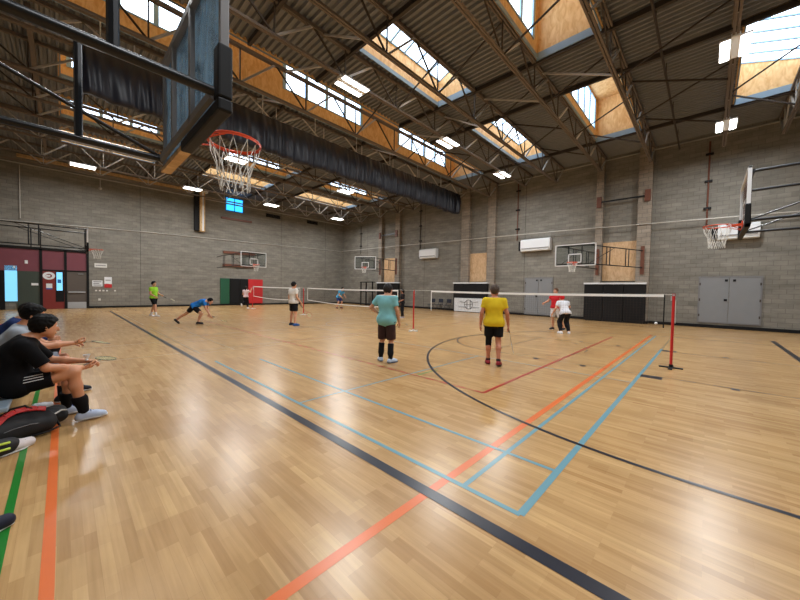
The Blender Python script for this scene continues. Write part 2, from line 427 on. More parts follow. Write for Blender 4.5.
for ua, pairs in ((9.9, (2, 3, 4, 5, 6)), (6.6, (3, 4, 5, 6)), (13.2, (1, 2, 3, 4, 5, 6))):
    for i in pairs:
        a, c = TR[i], TR[i+1]
        br = MB((ua, a[0], a[1])).bar((ua, a[0]+.03, ZD-.1), (ua, c[0]-.03, c[1]), .04, .04).build('roof_brace', M['darkweb'], None, loc=(ua, a[0], a[1]))
        tag(br, 'thin steel diagonal rod bracing between two neighbouring roof trusses', 'brace', gk)
# sprinkler pipe
sp = MB((0, .37, 0)).tube([(UB+.1, .37, 8.95), (U-.1, .37, 8.95)], .035, 8)
sp = sp.build('sprinkler_pipe', M['darkweb'], None, True, loc=(0, .37, 0)); tag(sp, 'dark sprinkler pipe running between trusses at the upper right', 'pipe')
for x in (3, 6, 9, 12, 15, 18): MB().box((x-.012, -.012, 8.98), (x+.012, .012, ZD+.04)).build('hanger', M['darkweb'], sp)
# wood ledger along the top of left wall and purlins
led = MB((0, V, 0)).box((-4, V-.16, 9.0), (5.0, V, 9.18)).build('trim_%d' % n, M['woodtrim'], kind=S, loc=(0, V, 0)); n += 1
MB((0, V, 0)).box((UB, V-.06, 8.62), (U, V, 8.68)).build('trim_%d' % n, M['conduit'], kind=S, loc=(0, V, 0)); n += 1
MB((U, 0, 0)).box((U-.06, VN, 9.2), (U, V, 9.25)).build('trim_%d' % n, M['conduit'], kind=S, loc=(U, 0, 0)); n += 1
for x in (-2.8, -4.6):
    o = MB((x, 0, 0)).box((x-.06, 13.0, 9.1), (x+.06, V-.2, 9.33)).build('roof_beam', M['chord'], None, loc=(x, 0, 0))
    tag(o, 'brown wooden beam crossing under the dark deck at upper left' if x > -4 else 'dark beam crossing under the deck at the far left edge', 'beam')

# ---- high bay lights
lights = [(4.5, 7.85, 8.3, 'bright twin panel ceiling light nearest the camera on the middle row'), (9.95, 7.85, 8.3, 'second bright ceiling light along the middle row'),
 (15.3, 7.85, 8.3, 'ceiling light at the wall end of the middle row'), (10.35, -1.2, 8.25, 'ceiling light in front of the bright right skylight'),
 (15.8, -1.2, 8.25, 'ceiling light high above the right corner air conditioner'), (-1.35, 24.35, 8.15, 'ceiling light at the left end of the left wall truss'),
 (9.3, 24.35, 8.15, 'ceiling light right of the blue window on the left wall truss'), (15.6, 24.35, 8.15, 'ceiling light nearest the far room corner'),
 (3.9, 24.35, 8.15, 'ceiling light behind the basket net by the left wall truss'), (4.3, -1.2, 8.25, 'ceiling light on the right truss above the frame'),
 (-1.5, 7.85, 8.3, 'ceiling light on the middle row above the frame'), (4.2, 17.35, 8.3, 'ceiling light behind the curtain on its near half'), (11.3, 17.35, 8.3, 'ceiling light behind the curtain on its far half'), (-1.5, -1.2, 8.25, 'ceiling light above the camera')]
def make_light(loc, label):
    T = thing('ceiling_light', label, 'light', loc, group='high bay ceiling lights')
    MB().box((-.55, -.09, -.02), (.55, .09, .07)).build('housing', M['white'], T, bevel=.01)
    for s in (-1, 1):
        MB().box((-.52, s*.19-.11, -.04), (.52, s*.19+.11, 0)).build('reflector', M['white'], T)
        MB().box((-.49, s*.19-.09, -.055), (.49, s*.19+.09, -.041)).build('diffuser', M['led'], T)
    MB().tube([(-.4, 0, .07), (-.4, 0, .2)], .008, 6).tube([(.4, 0, .07), (.4, 0, .2)], .008, 6).build('hanger', M['darkweb'], T)
    return T
L0 = make_light(lights[0][:3], lights[0][3])
for (x, y, z, lb) in lights[1:]:
    t = dup(L0, (x, y, z)); t['label'] = lb
for (x, y, z, lb) in lights:
    ld = bpy.data.lights.new('lamp', 'AREA'); ld.shape = 'RECTANGLE'; ld.size = 1.0; ld.size_y = .5; ld.energy = 255; ld.color = (.97, .985, 1)
    lo = bpy.data.objects.new('lamp', ld); COL.objects.link(lo); lo.location = (x, y, z-.08)

# ---- divider curtain rolled up under the truss
def curtain():
    x0, x1, y0, zt, zb = -1.75, 17.6, 12.32, 8.5, 7.15
    nu, nw = 620, 34; vs = []; fs = []
    for i in range(nu+1):
        t = i/nu; x = x0+(x1-x0)*t
        for j in range(nw):
            # loop cross section: front sheet down, round the bottom, back sheet up
            s = j/(nw-1)
            if s < .46: z = zt-(zt-zb)*s/.46; y = -.10; d = s/.46
            elif s > .54: z = zb+(zt-zb)*(s-.54)/.46; y = .14; d = 1-(s-.54)/.46
            else:
                a = (s-.46)/.08*PI; z = zb-.07*math.sin(a); y = .02-.12*math.cos(a); d = 1
            fold = (.055*math.sin(x*9+1.3*math.sin(x*1.7))+.03*math.sin(x*23+z*2+2*math.sin(x*3.1)))*(.25+.75*d)
            if x > 13: fold *= 1.5
            bulge = -.10*math.sin(PI*min(1, d))*math.exp(-0)
            vs.append((x, y0+y+fold+bulge*(1 if y < .02 else -.5), z+.03*math.sin(x*2.2)*d))
    for i in range(nu):
        for j in range(nw-1): fs.append((i*nw+j, (i+1)*nw+j, (i+1)*nw+j+1, i*nw+j+1))
    fs.append(tuple(range(nw))); fs.append(tuple(reversed([nu*nw+j for j in range(nw)])))
    T = thing('divider_curtain', 'long black divider curtain gathered up under the roof', 'curtain', (8, y0, 0))
    b = MB((8, y0, 0)); b.quads(vs, fs); b.build('fabric', M['curtain'], T, 2, fix=False)
    MB((8, y0, 0)).tube([(x0-.1, y0+.02, zt+.03), (x1+.1, y0+.02, zt+.03)], .035, 8).build('curtain_pipe', M['lgrey'], T, True)
    x = x0+.4
    while x < x1: MB((8, y0, 0)).box((x-.015, y0+.005, zt+.03), (x+.015, y0+.035, 9.36)).build('hanger', M['lgrey'], T); x += 2.4
curtain()

# ------------------------------------------------------------------ painted court lines (paint film lying on the boards, children of the floor)
lay = [0]
def lines(name, m, label, rects=(), arcs=()):
    lay[0] += 1; z0 = .0004+.0004*lay[0]; b = MB()
    def q(a, c, d, e, z0): b.quads([(a, c, z0), (d, c, z0), (d, e, z0), (a, e, z0)], [(0, 1, 2, 3)])
    for ri_, (x0, y0, x1, y1) in enumerate(rects): q(min(x0, x1), min(y0, y1), max(x0, x1), max(y0, y1), z0+.00002*(ri_ % 12))
    for (x, y, r, w_, a0, a1, dash) in arcs:
        n = int(abs(a1-a0)*r/.12)+2
        for i in range(n):
            if dash and (i//dash) % 2: continue
            t0 = a0+(a1-a0)*i/n; t1 = a0+(a1-a0)*(i+1)/n; ri, ro = r-w_/2, r+w_/2
            b.quads([(x+ri*math.cos(t0), y+ri*math.sin(t0), z0), (x+ro*math.cos(t0), y+ro*math.sin(t0), z0), (x+ro*math.cos(t1), y+ro*math.sin(t1), z0), (x+ri*math.cos(t1), y+ri*math.sin(t1), z0)], [(0, 1, 2, 3)])
    return b.build(name, m, fl, label=label, fix=False)
def hl(v, u0, u1, w_=.05): return (u0, v-w_/2, u1, v+w_/2)
def vl(u, v0, v1, w_=.05): return (u-w_/2, v0, u+w_/2, v1)
def dashv(u, v0, v1, w_, d): return [vl(u, v0+i*2*d, min(v1, v0+i*2*d+d), w_) for i in range(int((v1-v0)/(2*d))+1)]
thin = [vl(15.0, -2.55, 24.2, .04), hl(10.8, -.2, 15, .05)]
thin += [hl(v, -6, 2.2, .03) for v in (7.9, 10.0)] + [hl(12.77, -.2, 12, .03), hl(9.6, -.2, 12, .03)]
for k in (1, 2):
    o = 7.6*k
    for v in (0, .46, 5.64, 6.1): thin.append(hl(o+v, 0, 13.4, .03))
    for u in (0, .76, 4.72, 8.68, 12.64, 13.4): thin.append(vl(u, o, o+6.1, .03))
    thin += [hl(o+3.05, 0, 4.72, .03), hl(o+3.05, 8.68, 13.4, .03)]
thin += [hl(0, 7, 13.4, .035)]
lines('thin_court_line', M['p_thin'], 'thin faded olive court lines', thin)
lines('orange_court_line', M['p_orange'], 'orange court lines', [hl(.61, UB+.3, 13.4, .072), vl(-2.255, -3, 12, .055)])
lines('green_court_line', M['p_green'], 'green court line', [vl(-2.45, -3, 14, .045), hl(2.9, 2.2, 2.9, .03)])
B = [vl(0, 0, 6.5, .045), vl(.76, 0, 6.1, .042), hl(0, 0, 9.6, .055), hl(.46, 0, 13.2, .042), hl(3.05, 0, 4.72, .032), vl(4.72, 0, 6.1, .026)]
lines('blue_court_line', M['p_blue'], 'blue badminton court lines', B)
R = [hl(1.54, 2.24, 11.5, .05), hl(7.93, 1.9, 12, .022)] + dashv(2.25, 1.54, 19.5, .045, .16)
R2 = [vl(2.25, 1.54, 19.5, .02)]
lines('red_court_line', M['p_red'], 'red volleyball court lines', R+R2)
K = [vl(-.26, -2.55, 25.0, .10), hl(-2.6, -.3, 15.03, .12)]
ticks = []
for u, s in ((5.57, -1), (9.23, 1)):
    ticks += [(u, -.34, u+s*.24, -.02), (u, .94, u+s*.14, 1.04), (u, 1.93, u+s*.14, 2.03), (u, -1.33, u+s*.14, -1.23)]
lines('black_court_line', M['p_black'], 'black basketball court lines', K+ticks+dashv(5.57, -2.55, 3.24, .028, .22)+dashv(9.23, -2.55, 3.24, .03, .3)+[vl(5.57, -2.55, 3.24, .012), vl(9.23, -2.55, 3.24, .014), hl(3.24, 5.57, 9.23, .02), vl(1.38, -2.55, -.95), vl(13.42, -2.55, -.95)],
      [(7.4, -.95, 6.02, .05, 0, PI, 0), (7.4, 3.24, 1.83, .035, 0, PI, 0), (7.4, 3.24, 1.83, .03, PI, 2*PI, 3), (7.4, 10.3, 1.83, .03, 0, 2*PI, 0), (7.4, 22.6, 6.02, .04, PI, 2*PI, 0)])

# ------------------------------------------------------------------ basketball hoops
def text_free(): pass
def hoop(label, pos, rz, anchors, glass='glass', pad=True, big=False, sideways=False, rimz=3.05, armm='blackmetal', rails=None):
    """board plane x=0 facing +x, centre y=0; anchors = local (x, y) wall points of the two arm frames"""
    T = thing('basketball_hoop', label, 'basketball hoop', pos, rz)
    zb = rimz-.15; zt = zb+1.07; W = .915
    MB().box((-.006, -W+.03, zb+.03), (.006, W-.03, zt-.03)).build('backboard', M[glass], T)
    f = MB(); F = M['lgrey'] if not big else M['grey']
    for s in (-1, 1): f.box((-.03, s*W, zb), (.025, s*(W-.045), zt))
    f.box((-.03, -W, zt-.045), (.025, W, zt)).box((-.03, -W, zb), (.025, W, zb+.045))
    f.build('frame', M['white'] if not big else M['grey'], T, bevel=.004)
    sq = MB(); t = .05
    sq.box((.007, -.305, rimz+.0), (.010, -.305+t, rimz+.45)).box((.007, .305-t, rimz), (.010, .305, rimz+.45)).box((.007, -.305, rimz+.40), (.010, .305, rimz+.45)).box((.007, -.305, rimz), (.010, .305, rimz+t))
    sq.build('target_square', M['white'], T)
    if pad:
        p = MB()
        if big:
            # padding wraps only the lower corners and half of the bottom edge
            p.box((-.05, -W-.02, zb+.04), (.045, -W+.09, zb+.40)).box((-.05, -W-.02, zb-.05), (.045, .08, zb+.04))
        else:
            for s in (-1, 1): p.box((-.04, s*(W+.02), zb-.05), (.04, s*(W-.06), zb+.38))
            p.box((-.04, -W-.02, zb-.05), (.04, W+.02, zb+.03))
        p.build('edge_padding', M['black'], T, bevel=.015)
        if big: MB().box((-.045, .08, zb-.035), (.04, W, zb+.0)).build('bottom_board', M['woodtrim'], T)
    # rim and bracket
    r = .2286; xc = .151+r
    ring = MB().tube([(xc+r*math.cos(2*PI*i/32), r*math.sin(2*PI*i/32), rimz) for i in range(32)], .010, 8, True)
    ring.box((.012, -.07, rimz-.13), (.03, .07, rimz+.06)).box((.02, -.075, rimz-.03), (xc-r+.02, .075, rimz+.008))
    for s in (-1, 1): ring.tube([(.03, s*.06, rimz-.11), (xc-.12, s*.19, rimz-.008)], .007, 6)
    # hooks and skirt
    for i in range(12):
        a = 2*PI*i/12+.13; ring.tube([(xc+r*math.cos(a), r*math.sin(a), rimz-.005), (xc+r*.97*math.cos(a), r*.97*math.sin(a), rimz-.03)], .005, 5)
    ring.build('rim', M['rimorange'], T, True)
    if big:
        sk = MB(); n_ = 32
        vs = []
        for i in range(n_):
            a = 2*PI*i/n_; vs += [(xc+(r+.006)*math.cos(a), (r+.006)*math.sin(a), rimz+.004), (xc+(r+.006)*math.cos(a), (r+.006)*math.sin(a), rimz-.022)]
        sk.quads(vs, [(2*i, 2*((i+1) % n_), 2*((i+1) % n_)+1, 2*i+1) for i in range(n_)])
        sk.build('rim_skirt', M['rimorange'], T, fix=False)
    nt = MB(); n_ = 12; lv = [(0, r*.97), (.09, r*.86), (.18, r*.72), (.27, r*.62), (.35, r*.56), (.43, r*.56)]
    cr = .0042 if not big else .0038
    for i in range(n_):
        for sg in (1, -1):
            pts = []
            for j, (dz, rr) in enumerate(lv):
                a = 2*PI*(i+sg*.5*j*.5*2*.5)/n_+.13
                jit = .012*math.sin(i*2.3+j*1.7)
                pts.append((xc+(rr+jit)*math.cos(a), (rr+jit)*math.sin(a), rimz-.03-dz))
            nt.tube(pts, cr, 5)
    nt.build('net', M['cord'], T, True)
    # arms
    am = M[armm]; rr = .032 if big else .026
    zl, zh = rimz-.06, zt-.08
    ends = []
    for s, (ax, ay) in zip((-1, 1), anchors):
        y = s*(.86 if big else .80) if not sideways else s*.62
        a, c = Vector((-.06, y, 0)), Vector((ax, ay, 0))
        for z in (zl, zh): MB().tube([a+Vector((0, 0, z)), c+Vector((0, 0, z))], rr, 10).build('support_arm', am, T, True)
        for q in (.30, .36, .66, .72) if not big else ((.105, .45, .8) if s < 0 else (.125, .45, .8)):
            p_ = a.lerp(c, q); MB().tube([p_+Vector((0, 0, zl)), p_+Vector((0, 0, zh))], rr*.85 if not big else .03, 8).build('strut', am, T, True)
        d = MB().tube([a+Vector((0, 0, zl+.02)), a.lerp(c, .45)+Vector((0, 0, zh))], rr*.55, 8); 
        if big and s < 0: bpy.data.objects.remove(d.build('x', am), do_unlink=True)
        else: d.build('diagonal_brace', am, T, True)
        if rails is None: MB().box((c.x-.05, c.y-.08, zl-.35), (c.x+.03, c.y+.08, zh+.25)).build('wall_bracket', M['rust'] if rails is None else am, T)
    fr = MB()
    fr.box((-.07, -.82, zl-.03), (-.035, .82, zl+.03)).box((-.07, -.82, zh-.03), (-.035, .82, zh+.03))
    for y in (-.3, .3): fr.box((-.07, y-.025, zl), (-.035, y+.025, zh))
    fr.build('back_frame', am if not big else M['grey'], T)
    return T
# big side hoop above the camera's left
hb = hoop('large glass basketball hoop hanging nearest the camera at upper left', (-1.40, 2.47, 0), 0, [(-4.95, -.86), (-4.95, .92)], 'blueglass', True, True, rimz=2.95, rails=1)
MB((0, 0, 0)).box((.012, .55, 2.95), (.014, .66, 3.22)).build('sticker', M['red'], hb, label='small red sticker')
MB().tube([(-.60, -.82, 3.9), (-.60, -.82, 6.4)], .035, 10).build('hanging_post', M['blackmetal'], hb, True)
# same kind at the far end of that side
hoop('basketball hoop seen edge on above the maroon doors at left', (-1.36, 21.3, 0), 0, [(-5.0, -.80), (-5.0, .80)], 'glass', True, rimz=3.32)
# main court hoops
hoop('basketball hoop seen from the side at the right edge of the picture', (7.45, -1.38, 0), PI/2, [(-5.2, -.8), (-5.2, .8)], 'glass', True, rimz=3.03)
hoop('basketball hoop in front of the left block wall above the coloured mats', (7.45, 23.1, 0), -PI/2, [(-5.6, -.75), (-5.6, .75)], 'glass', False, rimz=3.22, rails=1)
b = MB((7.9, V, 0))
for z in (4.55, 3.45): b.box((7.15, V-.12, z-.13), (9.8, V-.001, z+.08))
o = b.build('mounting_rail', M['rust'], None, loc=(7.9, V, 0)); tag(o, 'pair of red-brown mounting rails on the left wall behind the hoop', 'rail')
# right wall hoops, frames swung to the side
def swing(label, pos, a1, a2, rz=PI, rz_z=3.05):
    """anchors in world"""
    def loc(p):
        d = Vector((p[0]-pos[0], p[1]-pos[1])); c, s = math.cos(-rz), math.sin(-rz); return (d.x*c-d.y*s, d.x*s+d.y*c)
    A = sorted([loc(a1), loc(a2)], key=lambda q: q[1])
    return hoop(label, pos, rz, A, 'glass', False, sideways=True, rimz=rz_z)
swing('basketball hoop on the right wall beside the tall black mats', (15.2, 3.88, 0), (19.2, 3.78), (19.2, 1.68))
swing('farthest basketball hoop on the right wall near the room corner', (15.4, 20.0, 0), (19.2, 22.3), (19.2, 20.1), rz=PI+.62, rz_z=3.42)

# ------------------------------------------------------------------ badminton nets
def net_post(label, p, h=1.55):
    T = thing('net_post', label, 'net post', (p[0], p[1], 0), group=None)
    MB().tube([(0, 0, .05), (0, 0, h+.03)], .026, 12).build('pole', M['red'], T, True)
    b = MB().box((-.24, -.035, 0), (.24, .035, .025)).box((-.035, -.20, 0), (.035, .20, .025)).tube([(0, 0, .02), (0, 0, .08)], .035, 12)
    b.build('base', M['black'] if p[1] < 1 else M['offwhite'], T, bevel=.006)
    MB().box((.02, -.03, h-.12), (.06, .05, h-.02)).tube([(-.035, 0, h), (.035, 0, h)], .022, 8).build('rope_pulley', M['lgrey'], T)
    if h > 1.5 and p[1] < 1: MB().tube([(.045, -.03, h-.1), (.05, -.035, h-.6)], .006, 6).build('loose_cord', M['cord'], T)
    return T
PA, PB, PC, PD = (6.73, -.38), (7.06, 7.2), (7.6, 16.3), (7.4, 23.2)
net_post('red net post standing nearest, at right in front of the black mats', PA)
net_post('red net post between the teal shirted and yellow shirted men', PB)
net_post('red net post just right of the man in the white shirt', PC)
net_post('red net post at the far end beside the red wall mat', PD)
def net(label, a, c, t0, t1, z0, z1, drop=.72, tapes=False):
    a = Vector((a[0], a[1], 0)); c = Vector((c[0], c[1], 0)); p = a.lerp(c, t0); q = a.lerp(c, t1)
    org = ((p.x+q.x)/2, (p.y+q.y)/2, 0); T = thing('badminton_net', label, 'net', org)
    def P(t, z): r = p.lerp(q, t); return (r.x, r.y, z)
    def top(t): return z0+(z1-z0)*t-.025*math.sin(PI*t)
    N = 20
    b = MB(org)
    for i in range(N): b.bar(P(i/N, top(i/N)-.028), P((i+1)/N, top((i+1)/N)-.028), .012, .055)
    b.build('top_tape', M['tape'], T)
    MB(org).tube([(a.x, a.y, z0)]+[P(i/6, top(i/6)) for i in range(7)]+[(c.x, c.y, z1)], .004, 5).build('top_cord', M['cord'], T)
    m = MB(org); L = (q-p).length; k = int(L/.06)
    for i in range(k+1): t = i/k; m.bar(P(t, top(t)-.05), P(t, top(t)-drop), .0018, .0018)
    for j in range(1, 13):
        for i in range(N): m.bar(P(i/N, top(i/N)-drop*j/12), P((i+1)/N, top((i+1)/N)-drop*j/12), .0018, .0018)
    m.build('mesh', M['netcord'], T)
    for t in (0, 1): MB(org).bar(P(t, top(t)), P(t, top(t)-drop), .03 if tapes else .022, .012).build('side_tape', M['tape'] if tapes or t else M['black'], T)
    if tapes:
        b = MB(org)
        for i in range(N):
            s0, s1 = .07*math.sin(PI*i/N), .07*math.sin(PI*(i+1)/N)
            b.bar(P(i/N, top(i/N)-drop-s0), P((i+1)/N, top((i+1)/N)-drop-s1), .01, .04)
        b.build('bottom_tape', M['tape'], T)
    return T
n1 = net('badminton net nearest, white tape strung across the right half', PA, PB, .02, .885, 1.56, 1.56)
MB((n1.location.x, n1.location.y, 0)).ball((6.75, -.1, .93), .03).build('cord_weight', M['white'], n1)
n2_ = net('middle badminton net with white bottom tape behind the teal shirted man', PB, PC, .10, .945, 1.56, 1.6, .70, True)
net('farthest badminton net, reaching to the red wall mat', PC, PD, .06, .97, 1.6, 1.66, .72, True)

# ------------------------------------------------------------------ left wall: doors, signs, vents
def wallbox(name, label, cat, u0, u1, z0, z1, m, d=.04, kind=None, bevel=0):
    c = ((u0+u1)/2, V, (z0+z1)/2)
    o = MB(c).box((u0, V-d, z0), (u1, V-.001, z1)).build(name, m, None, loc=c, bevel=bevel)
    return tag(o, label, cat, kind=kind)
def door(i, u0, u1, z1, panel, parts):
    T = thing('door_%d' % i, None, None, ((u0+u1)/2, V, 0), kind='structure'); org = T.location
    MB(org).box((u0, V-.06, 0), (u1, V-.001, z1)).build('panel', panel, T)
    for (nm, a, c, z0, zz, d, m) in parts: MB(org).box((a, V-.06-d, z0), (c, V-.055, zz)).build(nm, m, T)
    return T
FM = M['black']
T = thing('door_1', None, None, (-2.8, V, 0), kind='structure')
b = MB((-2.8, V, 0))
for u in (-5.3, -3.1, -2.06, -1.05): b.box((u-.06, V-.14, 0), (u+.06, V-.001, 3.7))
b.box((-5.3, V-.14, 3.62), (-1.05, V-.001, 3.76)).box((-3.1, V-.12, 2.36), (-1.05, V-.001, 2.44))
b.build('frame', FM, T)
for a, c in ((-5.24, -3.16), (-3.04, -2.12), (-2.0, -1.11)):
    z0 = 2.44 if a > -5 else 2.3
    MB((-2.8, V, 0)).box((a, V-.08, z0), (c, V-.001, 3.62)).build('transom_panel', M['maroon'], T, label='maroon panel above the doors')
MB((-2.8, V, 0)).box((-4.05, V-.09, 0), (-3.16, V-.001, 2.3)).build('panel', M['dkgreen'], T)
MB((-2.8, V, 0)).box((-5.24, V-.09, 0), (-4.52, V-.001, 2.3)).build('panel', M['black'], T)
MB((-2.8, V, 0)).box((-4.52, V-.08, .5), (-4.05, V-.001, 2.6)).build('glass_pane', M['doorsky'], T)
# maroon door leaf with narrow window
D = thing('door_2', None, None, (-2.58, V, 0), kind='structure')
MB((-2.58, V, 0)).box((-3.04, V-.1, .0), (-2.12, V-.085, 2.36)).build('panel', mat('dark_red_door', (128, 44, 40), .45), D)
MB((-2.58, V, 0)).box((-2.50, V-.12, .45), (-2.14, V-.10, 2.34)).build('window_pane', M['black'], D)
MB((-2.58, V, 0)).box((-2.46, V-.125, 1.15), (-2.2, V-.12, 2.3)).build('glass', M['doorsky'], D)
MB((-2.58, V, 0)).box((-2.42, V-.13, 1.62), (-2.26, V-.125, 1.85)).build('notice', mat('blue_notice', (40, 120, 190), .5), D)
b = MB((-2.58, V, 0)); 
for k in range(24):
    a0, a1 = 2*PI*k/24, 2*PI*(k+1)/24; c0 = (-2.78, 2.06)
    b.quads([(c0[0]+r*math.cos(a)*1.1, V-.112, c0[1]+r*math.sin(a)) for r, a in ((.12, a0), (.24, a0), (.24, a1), (.12, a1))], [(0, 1, 2, 3)])
b.box((-2.9, V-.113, 2.0), (-2.72, V-.112, 2.12))
b.build('round_decal', M['white'], D, fix=False)
MB((-2.58, V, 0)).box((-2.9, V-.112, 1.3), (-2.64, V-.1, 1.58)).build('notice', M['white'], D)
MB((-2.58, V, 0)).box((-2.9, V-.113, 1.22), (-2.64, V-.1, 1.3)).build('notice_band', mat('blue_band', (50, 80, 170), .5), D)
# grey door with push bar
D = thing('door_3', None, None, (-1.55, V, 0), kind='structure')
MB((-1.55, V, 0)).box((-2.0, V-.1, .0), (-1.11, V-.085, 2.36)).build('panel', mat('brown_grey_door', (92, 84, 78), .45), D)
MB((-1.55, V, 0)).box((-1.98, V-.11, .02), (-1.13, V-.1, .42)).build('kick_plate', M['lgrey'], D)
MB((-1.55, V, 0)).box((-1.95, V-.17, 1.02), (-1.16, V-.11, 1.1)).build('push_bar', M['lgrey'], D)
MB((-1.55, V, 0)).box((-1.5, V-.15, 2.2), (-1.25, V-.1, 2.27)).build('door_closer', M['grey'], D)
for (a, z, w_, h) in ((-3.75, 2.75, .12, .2), (-4.2, 2.45, .08, .14), (-3.5, 1.45, .28, .14)):
    tag(MB((a, V-.1, z)).box((a, V-.12, z), (a+w_, V-.081, z+h)).build('notice', M['white'], None, loc=(a, V-.1, z)),
        {.12: 'small white device high on the maroon panel', .08: 'tiny white device low on the maroon panel', .28: 'small white notice on the dark green door panel'}[w_], 'notice')
def sign(name, label, cat, u0, u1, z0, z1, m, rows=3, ink=None):
    o = wallbox(name, label, cat, u0, u1, z0, z1, m, .03)
    c = o.location; b = MB(c)
    for r in range(rows):
        z = z1-(z1-z0)*(r+.8)/(rows+.6); b.box((u0+.06, V-.034, z-.025), (u1-.06-.1*(r % 2), V-.031, z+.025))
    b.build('text_line', ink or M['grey'], o); return o
sign('wall_sign', 'wide white sign plate on the left wall under the distant hoop', 'sign', -.72, -.1, 2.72, 3.0, M['offwhite'], 1)
sign('poster', 'white paper notice on the block wall beside the grey door', 'poster', -.84, -.33, 1.45, 1.85, M['white'])
o = sign('poster', 'white and red poster on the block wall right of the notice', 'poster', -.24, .14, 1.4, 2.1, M['white'], 2)
MB(o.location).box((-.24, V-.036, 1.38), (.14, V-.031, 1.62)).build('red_band', M['padred'], o)
for k, u in enumerate((-.70, -.52, -.34, -.16, .25)):
    tag(MB((u, V, 1.18)).box((u, V-.03, 1.12), (u+.1, V-.001, 1.22)).build('wall_switch', M['offwhite'], None, loc=(u, V, 1.18)), 'small white switch plate in the row under the posters', 'switch', 'switch plates under the posters')
wallbox('outlet', 'small white outlet low on the wall beside the grey door', 'outlet', -.55, -.43, .5, .64, M['offwhite'], .03)
# wall details
B_ = wallbox('window_%d' % (wn+1)+'', None, None, 7.38, 8.75, 8.06, 9.15, M['skyblue'], .03, 'structure')
bb = MB(B_.location)
for u in (7.38, 8.06, 8.75): bb.box((u-.03, V-.05, 8.06), (u+.03, V-.03, 9.15))
for z in (8.06, 8.6, 9.15): bb.box((7.38, V-.05, z-.03), (8.75, V-.03, z+.03))
bb.build('window_frame', mat('blue_window_bar', (30, 120, 200), .5), B_)
wallbox('wall_rail', 'long red-brown bar mounted on the left wall under the blue window', 'rail', 7.0, 9.5, 7.3, 7.46, M['rust'], .12)
def vent(label, u0, u1, z0, z1):
    o = wallbox('wall_vent', label, 'vent', u0, u1, z0, z1, M['black'], .05); b = MB(o.location)
    for k in range(5):
        z = z0+(z1-z0)*(k+.5)/5; b.box((u0+.04, V-.07, z-.012), (u1-.04, V-.05, z+.012))
    b.build('louvre', M['blackmetal'], o)
vent('dark louvred vent on the left wall nearer the blue window', 10.8, 12.15, 8.1, 8.42)
vent('dark louvred vent on the left wall nearer the room corner', 15.0, 16.2, 8.2, 8.5)
T = thing('wall_duct', 'tall cream and black vertical duct hanging down the left wall', 'duct', (5.4, V, 6))
MB((5.4, V, 6)).box((5.35, V-.45, 5.95), (5.72, V-.05, 9.1)).build('duct_body', M['woodtrim'], T, bevel=.02)
MB((5.4, V, 6)).box((5.02, V-.3, 6.0), (5.35, V-.02, 8.9)).build('dark_box', M['black'], T)
MB((5.4, V, 6)).box((5.5, V-.47, 6.0), (5.62, V-.44, 9.1)).build('pale_strip', M['white'], T)
MB((5.4, V, 6)).tube([(5.5, V-.3, 9.05), (5.5, V-.3, 9.25)], .45, 16).build('duct_cap', M['offwhite'], T)
# wall conduit lines
for nm, pts, lb in (('wall_conduit', [(-4.9, V-.04, 5.2), (2, V-.04, 5.45), (U-.06, V-.04, 5.75)], 'thin pale conduit running along the whole left wall'),
                    ('wall_conduit', [(U-.36, V-.05, 5.75), (U-.36, 17.5, 5.6), (U-.36, 6, 5.42), (U-.36, -4, 5.15)], 'thin pale conduit running along the whole right wall')):
    o = MB(pts[0]).tube(pts, .028, 8).build(nm, M['conduit'], None, True, loc=pts[0]); tag(o, lb, 'conduit')
for (u, z0, z1, lb) in ((-3.9, 5.45, 8.55, 'pale vertical conduit at the far left of the left wall'), (-.4, 8.0, 8.6, 'short pendant sensor hanging on the left wall above the doors')):
    o = MB((u, V, z0)).tube([(u, V-.05, z0), (u, V-.05, z1)], .022, 8).ball((u, V-.07, z0), .09 if z1-z0 < 1 else .03).build('wall_conduit' if z1-z0 > 1 else 'wall_sensor', M['conduit'], None, True, loc=(u, V, z0)); tag(o, lb, 'conduit' if z1-z0 > 1 else 'sensor')
# control joints
for u in (-1.5+3.1*0+3.2, 12.3, 17.2):
    tag(MB((u, V, 0)).box((u-.008, V-.004, .13), (u+.008, V, 9.0)).build('trim_%d' % n, M['black'], None, loc=(u, V, 0)), kind='structure'); n += 1
for v in (8.2, 17.0, 24.6):
    tag(MB((U, v, 0)).box((U-.004, v-.008, .15), (U, v+.008, 9.0)).build('trim_%d' % n, M['black'], None, loc=(U, v, 0)), kind='structure'); n += 1
# wall mats on the left wall
for (u0, u1, mm, lb) in ((6.94, 7.66, 'padgreen', 'dark green padded wall mat, leftmost of the coloured mats'), (7.68, 8.5, 'black', 'black wall mat beside the green one on the left wall'), (8.52, 9.2, 'black', 'black wall mat touching the red one on the left wall'), (9.22, 10.5, 'padred', 'red padded wall mat on the left wall behind the far net')):
    o = wallbox('wall_mat', lb, 'mat', u0, u1, .14, 2.3, M[mm], .09, bevel=.02)
